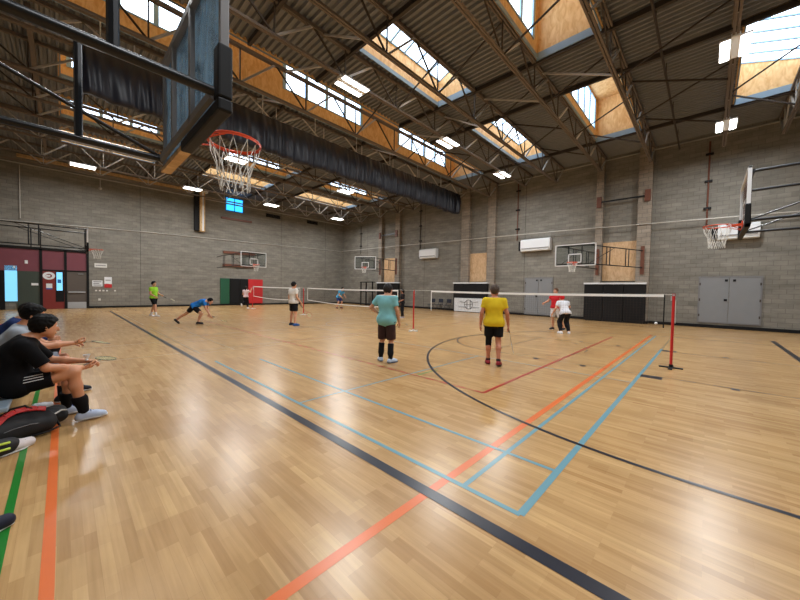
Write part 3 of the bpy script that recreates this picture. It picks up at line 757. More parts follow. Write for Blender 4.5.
# ------------------------------------------------------------------ right wall things
def rbox(name, label, cat, v0, v1, z0, z1, m, d=.04, off=0, bevel=0, kind=None):
    c = (U-off, (v0+v1)/2, (z0+z1)/2)
    o = MB(c).box((U-off-d, v0, z0), (U-off-.001, v1, z1)).build(name, m, None, loc=c, bevel=bevel); return tag(o, label, cat, kind=kind)
rbox('plywood_panel', 'pale plywood panel in the recess above the round marked white board', 'panel', 10.9, 12.6, 2.3, 4.45, M['plywall'], .05)
rbox('plywood_panel', 'pale plywood panel in the recess above the tall black mats', 'panel', 2.0, 3.58, 2.3, 4.5, M['plywall'], .05)
rbox('plywood_panel', 'pale plywood panel in the recess nearest the room corner', 'panel', 20.4, 22.0, 2.3, 4.6, M['plywall'], .05)
def ac(label, v0, v1, z0, z1):
    T = thing('air_conditioner', label, 'air conditioner', (U, (v0+v1)/2, z0)); o = T.location
    b = MB(o); pr = [(U-.001, z0), (U-.001, z1), (U-.28, z1), (U-.40, z1-.1), (U-.40, z0+.2), (U-.30, z0)]
    b.prism([(x, z) for x, z in pr], 1, v0, v1); b.build('casing', M['white'], T, bevel=.02)
    MB(o).box((U-.41, v0+.08, z0+.16), (U-.40, v1-.08, z0+.20)).build('air_slot', M['grey'], T)
    MB(o).box((U-.385, v0+.06, z0+.02), (U-.33, v1-.06, z0+.08)).build('louvre', M['offwhite'], T)
    MB(o).box((U-.15, v1, z0+.1), (U-.02, v1+.22, z1-.1)).build('pipe_cover', M['black'], T)
ac('white wall air conditioner between the curtain end and the far corner', 15.5, 17.3, 4.3, 5.1)
ac('white wall air conditioner left of the wall mounted hoop', 6.45, 8.35, 4.3, 5.1)
ac('white wall air conditioner behind the hoop at the right edge', -2.5, -1.15, 4.2, 4.9)
for (v, z0, z1, m, lb) in ((8.72, 5.1, 9.2, 'rust', 'thin red-brown pipe rising above the air conditioner left of the wall hoop'), (-.75, 5.0, 9.0, 'rust', 'thin red-brown pipe rising above the air conditioner at the right'), (17.45, 5.1, 9.2, 'black', 'dark pipe rising above the air conditioner near the curtain end'), (22.6+3.0, 5.3, 8.2, 'black', 'dark pipe high on the right wall near the corner')):
    T = thing('wall_pipe', lb, 'pipe', (U, v, z0))
    MB((U, v, z0)).tube([(U-.08, v, z0), (U-.08, v, z1)], .035, 8).build('pipe', M[m] if m == 'rust' else M['darkweb'], T, True)
    z = z0+.8
    while z < z1: MB((U, v, z0)).box((U-.13, v-.14, z-.04), (U-.01, v+.14, z+.04)).build('coupling', M['black'], T); z += 1.3
# old red steel brackets on the pilasters
for (v, z0, z1, lb) in ((13.0, 0, 0, ''),):
    pass
for (v, lb) in ((3.78, 'red-brown steel bracket bar between pilasters above the tall black mats'), (22.35, 'red-brown steel bracket bar between pilasters near the corner')):
    o = MB((U, v, 6.9))
    o.box((U-.42, v-.1, 6.5), (U-.32, v+.12, 7.1)).box((U-.42, v-2.35, 6.5), (U-.32, v-2.1, 7.1))
    T = thing('wall_bracket', lb, 'bracket', (U, v, 6.9)); o.build('end_plate', M['rust'], T)
    MB((U, v, 6.9)).box((U-.40, v-2.25, 6.76), (U-.33, v+.1, 6.83)).build('cross_bar', M['blackmetal'], T)
def gdoor(i, v0, v1, z0, z1):
    T = thing('door_%d' % i, None, None, (U, (v0+v1)/2, 0), kind='structure'); o = T.location
    fm = MB(o); fm.box((U-.05, v0-.06, z0-.0), (U-.001, v0, z1+.06)).box((U-.05, v1, z0), (U-.001, v1+.06, z1+.06)).box((U-.05, v0, z1), (U-.001, v1, z1+.06))
    if z0 > .1: fm.box((U-.05, v0-.06, z0-.06), (U-.001, v1+.06, z0))
    fm.build('frame', M['grey'], T)
    mid = (v0+v1)/2
    for a, c in ((v0, mid-.01), (mid+.01, v1)): MB(o).box((U-.04, a, z0), (U-.001, c, z1)).build('panel', M['doorgrey'], T)
    h = MB(o)
    for z in (z0+.3, (z0+z1)/2, z1-.3): h.box((U-.06, v0-.03, z-.06), (U-.04, v0+.02, z+.06)).box((U-.06, v1-.02, z-.06), (U-.04, v1+.03, z+.06))
    h.build('hinge', M['darkweb'], T)
    MB(o).box((U-.07, mid+.05, (z0+z1)/2-.05), (U-.04, mid+.16, (z0+z1)/2+.05)).box((U-.06, mid-.22, z1-.18), (U-.04, mid-.12, z1-.08)).box((U-.06, mid+.05, z1-.18), (U-.04, mid+.15, z1-.08)).build('latch', M['black'], T)
gdoor(5, -2.62, -.62, .30, 2.42)
gdoor(6, 6.35, 8.05, .15, 2.5)
# tall black mats with a white top edge
def mats(label, v0, v1, z1, k):
    T = thing('mat_stand', label, 'mats', (U-.5, (v0+v1)/2, 0)); o = T.location
    for i in range(k):
        a = v0+(v1-v0)*i/k; c = v0+(v1-v0)*(i+1)/k
        MB(o).box((U-.62, a+.005, .03), (U-.40, c-.005, z1)).build('mat_panel', M['black'], T, bevel=.02)
    MB(o).box((U-.66, v0-.02, z1), (U-.38, v1+.02, z1+.09)).build('white_top_edge', M['white'], T)
    MB(o).box((U-.6, v0+.1, 0), (U-.42, v1-.1, .03)).build('base', M['blackmetal'], T)
    return T
mats('tall black folding mats with white top edge under the wall hoop', 1.45, 4.35, 2.1, 3)
mats('tall black folding mats with white top edge behind the yellow shirted man', 10.6, 13.5, 2.15, 3)
mats('tall black folding mats with white top edge behind the teal shirted man', 19.5, 22.4, 2.2, 2)
# white board with round black outline marking
T = thing('white_board', 'low white board with round black outline leaning on the black mats', 'board', (U-.8, 12, 0)); o = T.location
MB(o).box((U-.78, 10.9, .04), (U-.70, 13.3, 1.05)).build('board_panel', M['white'], T, bevel=.01)
b = MB(o); yc = 12.0
for k in range(16):
    a0, a1 = 2*PI*k/16, 2*PI*(k+1)/16
    b.bar((U-.79, yc+.34*math.cos(a0), .58+.34*math.sin(a0)), (U-.79, yc+.34*math.cos(a1), .58+.34*math.sin(a1)), .02, .04, (1, 0, 0))
for (p, q) in (((.25, .38), (.9, .38)), ((-.25, .38), (-.9, .38)), ((.3, .72), (.8, .80)), ((-.3, .72), (-.8, .80)), ((-.34, .58), (.34, .58)), ((-.14, .25), (-.14, .9)), ((.14, .25), (.14, .9))):
    b.bar((U-.79, yc+p[0], p[1]), (U-.79, yc+q[0], q[1]), .02, .035, (1, 0, 0))
b.build('outline_marking', M['black'], T)
# chairs by the wall
def chair(label, v):
    T = thing('folding_chair', label, 'chair', (U-.75, v, 0), PI, 'dark chairs along the right wall'); navy = M['chairblue']
    MB().box((-.2, -.22, .43), (.22, .22, .47)).build('seat', navy, T, bevel=.015)
    MB().box((-.24, -.21, .62), (-.20, .21, .92)).build('backrest', navy, T, bevel=.015)
    for s in (-1, 1):
        MB().tube([(.2, s*.21, 0), (-.22, s*.21, .6), (-.24, s*.21, .9)], .012, 8).build('leg', M['blackmetal'], T)
        MB().tube([(-.24, s*.21, 0), (.18, s*.21, .44)], .012, 8).build('leg', M['blackmetal'], T)
M['chairblue'] = mat('dark_navy_vinyl', (28, 38, 58), .5)
for v, lb in ((15.55, 'dark navy chair farthest left in the row of three by the right wall'), (14.75, 'dark navy chair in the middle of the row of three by the right wall'), (13.95, 'dark navy chair next to the black mats by the right wall')): chair(lb, v)
# black open rack near the corner
T = thing('storage_rack', 'black open steel rack near the far corner of the right wall', 'rack', (18.7, 23.4, 0)); o = T.location
for x in (18.5,):
    for y in (22.55, 23.5, 24.3): MB(o).box((x-.04, y-.05, 0), (x+.04, y+.05, 2.35)).build('upright', M['black'], T)
for z in (.12, 1.35, 2.3): MB(o).box((18.4, 22.5, z-.04), (18.8, 24.35, z+.04)).build('shelf', M['black'], T)
tag(MB((18.65, 23.6, 1.39)).ball((18.65, 23.6, 1.52), .13, 14, 10).build('ball', M['white'], None, True, loc=(18.65, 23.6, 1.39)), 'white ball resting on the black rack shelf', 'ball')

# ------------------------------------------------------------------ sculpting kit: smooth blended solids turned into one skin
def A3(p): return np.array(p, float)
class Sculpt:
    def __init__(s): s.p = []
    def cone(s, a, b, ra, rb, k=.03, cut=None): s.p.append(('c', A3(a), A3(b), ra, rb, k, cut)); return s
    def ell(s, c, r, R=None, k=.03, cut=None): s.p.append(('e', A3(c), A3(r), R, 0, k, cut)); return s
    def sub(s, c, r, k=.01): s.p.append(('s', A3(c), r, None, 0, k, None)); return s
    def mesh(s, h, cuts=(), noise=0, nscale=18.):
        lo = np.full(3, 1e9); hi = -lo
        for q in s.p:
            if q[0] == 'c': 
                r = max(q[3], q[4]); lo = np.minimum(lo, np.minimum(q[1], q[2])-r); hi = np.maximum(hi, np.maximum(q[1], q[2])+r)
            elif q[0] == 'e': r = q[2].max(); lo = np.minimum(lo, q[1]-r); hi = np.maximum(hi, q[1]+r)
        lo -= .03+2*h; hi += .03+2*h; n = np.ceil((hi-lo)/h).astype(int)+1
        F = np.full(n, .5)
        ax = [lo[i]+h*np.arange(n[i]) for i in range(3)]
        for q in s.p:
            k = q[5]; m = k+h*2.5
            if q[0] == 'c': r = max(q[3], q[4]); a0 = np.minimum(q[1], q[2])-r-m; a1 = np.maximum(q[1], q[2])+r+m
            elif q[0] == 'e': r = q[2].max(); a0 = q[1]-r-m; a1 = q[1]+r+m
            else: a0 = q[1]-q[2]-m; a1 = q[1]+q[2]+m
            i0 = np.maximum(0, ((a0-lo)/h).astype(int)); i1 = np.minimum(n, ((a1-lo)/h).astype(int)+2)
            sl = tuple(slice(i0[i], i1[i]) for i in range(3))
            X, Y, Z = np.meshgrid(*[ax[i][sl[i]] for i in range(3)], indexing='ij', sparse=False)
            if q[0] == 'c':
                a, b = q[1], q[2]; d = b-a; L = max(1e-9, d@d)
                t = np.clip(((X-a[0])*d[0]+(Y-a[1])*d[1]+(Z-a[2])*d[2])/L, 0, 1)
                D = np.sqrt((X-a[0]-t*d[0])**2+(Y-a[1]-t*d[1])**2+(Z-a[2]-t*d[2])**2)-(q[3]+(q[4]-q[3])*t)
            elif q[0] == 'e':
                P = np.stack([X-q[1][0], Y-q[1][1], Z-q[1][2]], -1)
                if q[3] is not None: P = P@q[3]          # columns of R are the local axes
                k0 = np.sqrt(((P/q[2])**2).sum(-1)); k1 = np.sqrt(((P/q[2]**2)**2).sum(-1)); D = k0*(k0-1)/np.maximum(k1, 1e-6)
            else:
                D = np.sqrt((X-q[1][0])**2+(Y-q[1][1])**2+(Z-q[1][2])**2)-q[2]
            if q[6]:
                for (cp, cn) in q[6]:
                    cn = A3(cn); cn = cn/np.linalg.norm(cn)
                    D = np.maximum(D, (X-cp[0])*cn[0]+(Y-cp[1])*cn[1]+(Z-cp[2])*cn[2])
            G = F[sl]
            if q[0] == 's': F[sl] = np.maximum(G, -D)
            else:
                hh = np.clip(k-np.abs(G-D), 0, None)/k; F[sl] = np.minimum(G, D)-hh*hh*k*.25
        if noise or cuts:
            X, Y, Z = np.meshgrid(*ax, indexing='ij')
            if noise:
                F += noise*(np.sin(X*nscale+2*np.sin(Z*nscale*.7))*np.sin(Y*nscale*1.1+1.5*np.sin(X*nscale*.6))+.6*np.sin(Z*nscale*1.3+2*np.sin(Y*nscale*.8)))
            for (cp, cn) in cuts:
                cn = A3(cn); cn = cn/np.linalg.norm(cn); F = np.maximum(F, (X-cp[0])*cn[0]+(Y-cp[1])*cn[1]+(Z-cp[2])*cn[2])
        return surface_nets(F, lo, h)
def surface_nets(F, lo, h):
    n = np.array(F.shape); S_ = F < 0
    c = [S_[i:n[0]-1+i, j:n[1]-1+j, k:n[2]-1+k] for i in (0, 1) for j in (0, 1) for k in (0, 1)]
    al = np.logical_and.reduce(c); an = np.logical_or.reduce(c); mix = an & ~al
    idx = -np.ones(mix.shape, int); ii = np.argwhere(mix); idx[mix] = np.arange(len(ii))
    acc = np.zeros((len(ii), 3)); cnt = np.zeros(len(ii))
    cor = [(i, j, k) for i in (0, 1) for j in (0, 1) for k in (0, 1)]
    val = {q: F[ii[:, 0]+q[0], ii[:, 1]+q[1], ii[:, 2]+q[2]] for q in cor}
    for q in cor:
        for a in range(3):
            if q[a] == 0:
                q2 = list(q); q2[a] = 1; q2 = tuple(q2); va, vb = val[q], val[q2]; m = (va < 0) != (vb < 0)
                t = np.where(m, va/np.where(m, va-vb, 1), 0); p = np.tile(A3(q), (len(ii), 1)); p[:, a] = t
                acc[m] += p[m]; cnt[m] += 1
    verts = lo+h*(ii+acc/cnt[:, None]); faces = []
    for a in range(3):
        b, c2 = (a+1) % 3, (a+2) % 3
        s0 = [slice(None)]*3; s1 = [slice(None)]*3; s0[a] = slice(0, n[a]-1); s1[a] = slice(1, n[a])
        for ax_ in (b, c2): s0[ax_] = slice(1, n[ax_]-1); s1[ax_] = slice(1, n[ax_]-1)
        A_, B_2 = S_[tuple(s0)], S_[tuple(s1)]; e = np.argwhere(A_ != B_2)
        if not len(e): continue
        flip = A_[e[:, 0], e[:, 1], e[:, 2]]
        base = e.copy(); base[:, b] += 1; base[:, c2] += 1   # grid index of edge
        def cell(db, dc):
            q = base.copy(); q[:, b] -= db; q[:, c2] -= dc; return idx[q[:, 0], q[:, 1], q[:, 2]]
        Q = np.stack([cell(1, 1), cell(0, 1), cell(0, 0), cell(1, 0)], 1)
        Q[~flip] = Q[~flip][:, ::-1]; faces.append(Q)
    return verts, np.concatenate(faces)
def skin_obj(name, parts, m, parent=None, label=None):
    """parts: list of (verts, faces)"""
    vs = []; fs = []; b = 0
    for v, f in parts: vs.append(v); fs.append(f+b); b += len(v)
    vs = np.concatenate(vs); fs = np.concatenate(fs)
    me = bpy.data.meshes.new(name); me.from_pydata(vs.tolist(), [], fs.tolist()); me.update(); me.materials.append(m)
    me.polygons.foreach_set('use_smooth', [True]*len(me.polygons))
    o = bpy.data.objects.new(name, me); COL.objects.link(o)
    if parent: o.parent = parent
    if label: o['label'] = label
    return o
def nrm(v): v = A3(v); return v/max(1e-9, np.linalg.norm(v))
def hand(W, D, N, side, curl=.35, h=.0045, s=1.):
    """W wrist, D direction of the fingers, N palm normal (the side fingers curl to), side +1/-1 where the thumb lies"""
    D = nrm(D); N = nrm(A3(N)-D*(A3(N)@D)); T = np.cross(N, D)*side; W = A3(W); S_ = Sculpt()
    S_.cone(W-D*.03, W+D*.02, .026*s, .024*s, .02)
    for t in (-.026, -.009, .009, .026): S_.cone(W+D*.015+T*t*.7, W+D*.078*s+T*t*s, .015*s, .0125*s, .012)
    for i, (t, L) in enumerate(((.028, .070), (.0095, .080), (-.0095, .075), (-.027, .058))):
        p = W+D*.082*s+T*t*s; a = curl*.7; r = .0092*s
        for j, fr in enumerate((.45, .32, .26)):
            d = D*math.cos(a)+N*math.sin(a)+T*(t*1.2 if j == 0 else 0); q = p+nrm(d)*L*fr*s; S_.cone(p, q, r, r*.92, .004); p = q; r *= .92; a += curl
    p = W+D*.022*s+T*.024*s
    d = nrm(D*.65+T*.75+N*.35); q = p+d*.038*s; S_.cone(p, q, .014*s, .0115*s, .01)
    d2 = nrm(D*.85+T*.3+N*.5); r_ = q+d2*.030*s; S_.cone(q, r_, .011*s, .0098*s, .004); S_.cone(r_, r_+nrm(D*.9+N*.5)*.022*s, .0098*s, .0085*s, .004)
    return S_.mesh(h)
STAND = dict(pelvis=(0, 0, .95), chest=(.0, 0, 1.26), neck=(-.01, 0, 1.44), head=(.015, 0, 1.60), shL=(-.01, .18, 1.385), shR=(-.01, -.18, 1.385),
  elL=(-.03, .235, 1.11), elR=(-.03, -.235, 1.11), wrL=(.03, .25, .86), wrR=(.03, -.25, .86), hipL=(0, .09, .90), hipR=(0, -.09, .90),
  knL=(.02, .10, .49), knR=(.02, -.10, .49), anL=(-.02, .11, .085), anR=(-.02, -.11, .085))
SKIN = {}
def skinmat(n, rgb):
    if n not in SKIN:
        m = mat('skin_'+n, rgb, .5, 0, .06, 25); t = NT(m); t.b.inputs['Subsurface Weight'].default_value = .12
        t.b.inputs['Subsurface Radius'].default_value = (.02, .008, .004); SKIN[n] = m
    return SKIN[n]
CL = {}
def cloth(n, rgb, rough=.8):
    if n not in CL: CL[n] = mat('cloth_'+n, rgb, rough, 0, .10, 14, .15, .15)
    return CL[n]
def person(label, loc, rz, J=None, skin=('light', (205, 152, 122)), shirt=None, shorts=None, socks=None, shoes=(235, 235, 240), sole=(230, 230, 230), hair=(16, 13, 12), hairstyle='short',
           hdir=(1, 0, 0), hup=(0, 0, 1), feet=((1, .12, 0), (1, -.12, 0)), sleeve=.55, leglen=.85, res=.014, size=1., bulk=1., hands=None, sleeveless=False, sleevec=None, knee=None, group=None, hs_=1.06, extras=None, hem=None, feetp=(0, 0)):
    j = {k: A3(v)*size for k, v in STAND.items()}
    if J:
        for k, v in J.items(): j[k] = A3(v)*size
    s = size; bk = bulk
    up_ = nrm(j['neck']-j['pelvis']); lat = nrm(j['shL']-j['shR']); hl_ = nrm(j['hipL']-j['hipR'])
    fwd = np.cross(lat, up_)
    def torso(S_, d, k=.06):
        P, Cc, Nk = j['pelvis'], j['chest'], j['neck']; w_ = P*.52+Cc*.48
        fh = nrm(np.cross(hl_, nrm(w_-P)))
        S_.cone(j['hipL']+hl_*.0, j['hipR'], (.105*bk+d)*s, (.105*bk+d)*s, k)
        S_.cone(P+hl_*.055*s, P-hl_*.055*s, (.108*bk+d)*s, (.108*bk+d)*s, k)
        S_.cone(w_+lat*.05*s+fh*.012*s, w_-lat*.05*s+fh*.012*s, (.102*bk+d)*s, (.102*bk+d)*s, k)
        S_.cone(Cc+lat*.075*s, Cc-lat*.075*s, (.108*bk+d)*s, (.108*bk+d)*s, k)
        S_.cone(Cc, P, (.10*bk+d)*s, (.10*bk+d)*s, k)
        m_ = Cc*.45+Nk*.55; S_.cone(m_+lat*.085*s-fwd*.005, m_-lat*.085*s-fwd*.005, (.078*bk+d*.8)*s, (.078*bk+d*.8)*s, k)
        for sd in ('L', 'R'): S_.cone(Nk*.93+Cc*.07-up_*.015*s, j['sh'+sd]-up_*.012*s, (.05+d*.7)*s, (.056+d*.8)*s, k)
    B = Sculpt(); torso(B, 0)
    hd = nrm(hdir); hu = nrm(A3(hup)-hd*(A3(hup)@hd)); hs = np.cross(hu, hd); H = j['head']; R = np.stack([hd, hs, hu], 1)
    g = s*.97*hs_
    B.cone(j['neck']-up_*.04*s, H-hd*.02*g-hu*.05*g, .058*s, .050*s, .03)
    B.ell(H+hu*.02*g-hd*.008*g, A3((.098, .078, .104))*g, R, .02)
    B.cone(H+hd*.035*g-hu*.03*g, H+hd*.055*g-hu*.098*g, .060*g, .030*g, .03)
    B.cone(H+hd*.020*g-hu*.055*g+hs*.03*g, H+hd*.02*g-hu*.055*g-hs*.03*g, .040*g, .04*g, .03)
    B.cone(H+hd*.092*g+hu*.012*g, H+hd*.108*g-hu*.028*g, .009*g, .014*g, .012)
    B.cone(H+hd*.086*g-hu*.062*g+hs*.018*g, H+hd*.086*g-hu*.062*g-hs*.018*g, .010*g, .01*g, .008)
    for q in (1, -1):
        B.sub(H+hd*.098*g+hu*.012*g+hs*q*.032*g, .013*g)
        B.ell(H-hd*.008*g+hs*q*.078*g-hu*.005*g, A3((.018, .010, .031))*g, R, .008)
    parts_h = []
    for sd, q in (('L', 1), ('R', -1)):
        sh, el, wr, hp, kn, an = (j[x+sd] for x in ('sh', 'el', 'wr', 'hip', 'kn', 'an'))
        B.cone(sh, el, .050*s*bk**.5, .040*s, .04); B.cone(el, el*.6+wr*.4, .040*s, .040*s, .02); B.cone(el*.6+wr*.4, wr, .038*s, .026*s, .02)
        B.cone(hp, kn, .086*s*bk**.5, .056*s, .05); cf = kn*.68+an*.32; ld = nrm(an-kn); 
        bkk = nrm(-np.cross(hl_, ld)); bkk = bkk if (bkk@fwd) < 0 or abs(ld[2]) < .5 else -bkk
        B.cone(kn, cf+bkk*.012*s, .052*s, .056*s, .03); B.cone(cf+bkk*.012*s, an, .054*s, .036*s, .03)
        B.cone(an, an+nrm(A3(feet[0 if sd == 'L' else 1]))*.08*s-A3((0, 0, .03)), .034*s, .03*s, .02)
        hc = dict(D=wr-el, N=None, curl=.35, t=1)
        if hands and sd in hands: hc.update(hands[sd])
        N_ = hc['N'] if hc['N'] is not None else (-lat*q)
        parts_h.append(hand(wr, hc['D'], N_, hc.get('side', -q if hc['N'] is None else hc['t']), hc['curl'], s=s*.98))
    vs = B.mesh(res)
    body = skin_obj('person', [vs]+parts_h, skinmat(*skin)); body.location = loc; body.rotation_euler = (0, 0, rz)
    tag(body, label, 'person', group)
    # eyes
    for q in (1, -1):
        c = H+hd*.078*g+hu*.012*g+hs*q*.032*g
        MB().ball(c, .0125*g, 10, 8).build('eye', M['white'], body, 2); MB().ball(c+hd*.006*g, .0085*g, 8, 6).build('eye_iris', M['black'], body, 2)
    # hair
    if hair is not None:
        S_ = Sculpt()
        if hairstyle in ('short', 'cap'):
            S_.ell(H+hu*.026*g-hd*.014*g, A3((.106, .087, .108))*g, R, .02, cut=[(H+hu*.012*g+hd*.042*g, hd*.78-hu*.62), (H-hu*.085*g, -hu)])
            if hairstyle == 'cap': S_.ell(H+hd*.09*g+hu*.058*g, A3((.075, .06, .014))*g, R, .01)
        elif hairstyle == 'full':
            S_.ell(H+hu*.028*g-hd*.014*g, A3((.110, .092, .112))*g, R, .02, cut=[(H+hu*.012*g+hd*.038*g, hd*.80-hu*.60), (H-hu*.075*g, -hu)])
            S_.cone(H+hu*.09*g+hd*.03*g, H+hu*.082*g+hd*.072*g, .034*g, .020*g, .03)
        elif hairstyle == 'ring':
            S_.ell(H+hu*.01*g-hd*.016*g, A3((.105, .086, .10))*g, R, .02, cut=[(H+hd*.02*g, hd), (H+hu*.05*g, hu), (H-hu*.07*g, -hu)])
        elif hairstyle == 'long':
            S_.ell(H+hu*.026*g-hd*.014*g, A3((.112, .092, .112))*g, R, .02, cut=[(H+hu*.012*g+hd*.05*g, hd*.85-hu*.53)])
            S_.cone(H-hd*.05*g, H-hd*.07*g-hu*.2*g, .07*g, .04*g, .03)
        S_ = S_.mesh(min(res, .007), noise=.0032, nscale=95)
        skin_obj('hair' if hairstyle != 'cap' else 'cap', [S_], cloth('hair%s' % (hair,), hair, .6), body)
    # shirt
    if shirt:
        S_ = Sculpt(); torso(S_, .014, .06)
        P, Cc = j['pelvis'], j['chest']; hemv = nrm(P-Cc)
        he = P+hemv*(hem if hem is not None else .06)*s
        S_.cone(j['hipL']*.6+P*.4, j['hipR']*.6+P*.4, (.128*bk)*s, (.128*bk)*s, .05)
        cuts = [(he, hemv), (j['neck']+up_*.015*s, up_)]
        ps2 = []; pr = []
        if not sleeveless:
            for sd, sg in (('L', 1), ('R', -1)):
                sh, el, wr = j['sh'+sd], j['el'+sd], j['wr'+sd]; ad = nrm(el-sh)
                S_.ell(sh-lat*sg*.022*s-up_*.012*s, A3((.072, .068, .070))*s, None, .04)
                if sleeve <= 1: e = sh+(el-sh)*sleeve; S_.cone(sh, e+ad*.05, .068*s*bk**.5, .062*s, .04, cut=[(e, ad)])
                else:
                    e = el+(wr-el)*(sleeve-1); a2 = nrm(wr-el); S_.cone(sh, el, .066*s, .056*s, .04); S_.cone(el, e+a2*.03, .055*s, .043*s, .02, cut=[(e, a2)])
        pr.append(S_.mesh(res, [cuts[1]]+[(cuts[0][0], cuts[0][1])], .0018, 26))
        so = skin_obj('shirt', pr, cloth('shirt%s' % (shirt,), shirt), body)
        if ps2: skin_obj('sleeve', ps2, cloth('sl%s' % (sleevec,), sleevec), body, 'sleeves in a different colour from the shirt')
    if shorts:
        S_ = Sculpt(); hl2 = [j['hipL'], j['hipR']]; P = j['pelvis']
        S_.cone(hl2[0], hl2[1], .119*s*bk, .119*s*bk, .04); S_.cone(P+hl_*.06*s+up_*.05*s, P-hl_*.06*s+up_*.05*s, .112*s*bk, .112*s*bk, .05)
        pr = []
        for sd in ('L', 'R'):
            hp, kn, an = j['hip'+sd], j['kn'+sd], j['an'+sd]
            S2 = Sculpt()
            if leglen <= 1: e = hp+(kn-hp)*leglen; d = nrm(kn-hp); S2.cone(hp, e+d*.05*s, .104*s*bk**.5, .092*s*bk**.4, .03)
            else: e = kn+(an-kn)*(leglen-1); d = nrm(an-kn); S2.cone(hp, kn, .104*s*bk**.5, .084*s, .05); S2.cone(kn, kn*.6+an*.4, .082*s, .080*s, .05); S2.cone(kn*.6+an*.4, e+d*.02, .080*s, .060*s, .05)
            pr.append(S2.mesh(res, [(e, d)], .002, 28))
        pr.append(S_.mesh(res, [(P+up_*.10*s, up_)], .0015, 25))
        skin_obj('shorts' if leglen <= 1 else 'trousers', pr, cloth('sh%s' % (shorts,), shorts), body)
    for i, sd in enumerate(('L', 'R')):
        kn, an = j['kn'+sd], j['an'+sd]; f = nrm(feet[i]); z = A3((0, 0, 1)); 
        uu = nrm(z-f*(z@f)) if abs(f[2]) < .9 else nrm(fwd)
        ss = np.cross(uu, f)
        if socks:
            bcalf = nrm(-np.cross(hl_, nrm(an-kn))); bcalf = bcalf if (bcalf@fwd) < 0 else -bcalf
            hgt, sc_ = socks[i] if isinstance(socks, list) else socks
            e = an+(kn-an)*hgt; d = nrm(kn-an); S2 = Sculpt().cone(an-d*.02*s, an+(kn-an)*.32, .043*s, .059*s, .02)
            if hgt > .3: S2.cone(an+(kn-an)*.3+bcalf*.010*s, an+(kn-an)*(hgt+.1)+bcalf*.012*s, .061*s, .067*s, .03)
            S2 = S2.mesh(min(res, .01), [(e, d)])
            skin_obj('sock', [S2], cloth('sock%s' % (sc_,), sc_), body)
        if knee and i in knee:
            hp = j['hip'+sd]; S2 = Sculpt().cone(kn+(hp-kn)*.32, kn, .072*s, .062*s, .02).cone(kn, kn+(an-kn)*.25, .062*s, .062*s, .02)
            skin_obj('knee_sleeve', [S2.mesh(min(res, .01), [(kn+(hp-kn)*.30, hp-kn), (kn+(an-kn)*.24, an-kn)])], cloth('ks', (26, 26, 28)), body)
        o = an-uu*.083*s
        def FP(x, y, zz): return an+f*x*s+ss*y*s+uu*zz*s
        S2 = Sculpt().cone(FP(-.035, 0, -.045), FP(.0, 0, .0), .040*s, .042*s, .03).cone(FP(-.03, 0, -.048), FP(.09, 0, -.046), .040*s, .043*s, .03).cone(FP(.02, 0, -.02), FP(.14, 0, -.055), .036*s, .034*s, .03).cone(FP(.09, 0, -.05), FP(.165, .0, -.056), .043*s, .032*s, .03)
        shc = shoes[i] if isinstance(shoes, list) else shoes
        so = skin_obj('shoe', [S2.mesh(min(res, .008), [(FP(0, 0, -.070), -uu), (FP(0, 0, .018), uu)])], cloth('shoe%s' % (shc,), shc, .5), body)
        S3 = Sculpt().cone(FP(-.036, 0, -.05), FP(.09, 0, -.05), .046*s, .049*s, .03).cone(FP(.09, 0, -.052), FP(.168, 0, -.056), .049*s, .037*s, .03)
        skin_obj('sole', [S3.mesh(min(res, .008), [(FP(0, 0, -.084), -uu), (FP(0, 0, -.060), uu)])], cloth('sole%s' % (sole,), sole, .5), so)
        if extras and 'laces' in extras:
            lb = MB()
            for k in range(4): x = .025+.025*k; zz = .026-.012*k; lb.tube([FP(x, -.026, zz-.012), FP(x+.004, 0, zz+.002), FP(x+.008, .026, zz-.012)], .0065, 6)
            lb.build('laces', cloth('lace', extras['laces']), so)
    return body, j
def racket(label, grip, tip, normal, col='black'):
    """grip and head-end points in world space"""
    a = Vector(grip); d = (Vector(tip)-a).normalized(); nn = Vector(normal); nn = (nn-d*nn.dot(d)).normalized(); sd = nn.cross(d)
    T = thing('badminton_racket', label, 'racket', a)
    def P(x, y, z=0): return d*x+sd*y+nn*z
    MB().tube([P(-.05, 0), P(.13, 0)], .013, 8).build('grip', M['black'] if col != 'white' else M['white'], T, True)
    MB().tube([P(.13, 0), P(.42, 0)], .0042, 6).build('shaft', M[col], T, True)
    MB().tube([P(.545+.127*math.cos(2*PI*i/28), .10*math.sin(2*PI*i/28)) for i in range(28)], .005, 6, True).build('frame', M[col], T, True)
    st = MB()
    for i in range(-7, 8):
        y = i*.0128; L = .125*math.sqrt(max(0, 1-(y/.1)**2)); st.bar(P(.545-L, y), P(.545+L, y), .0012, .0012)
    for i in range(-9, 10):
        x = i*.0132; L = .098*math.sqrt(max(0, 1-(x/.127)**2)); st.bar(P(.545+x, -L), P(.545+x, L), .0012, .0012)
    st.build('strings', M['string'], T)
    return T
M['string'] = mat('pale_racket_string', (214, 214, 170), .5)
M['rackgreen'] = mat('dark_green_racket', (60, 80, 50), .4)

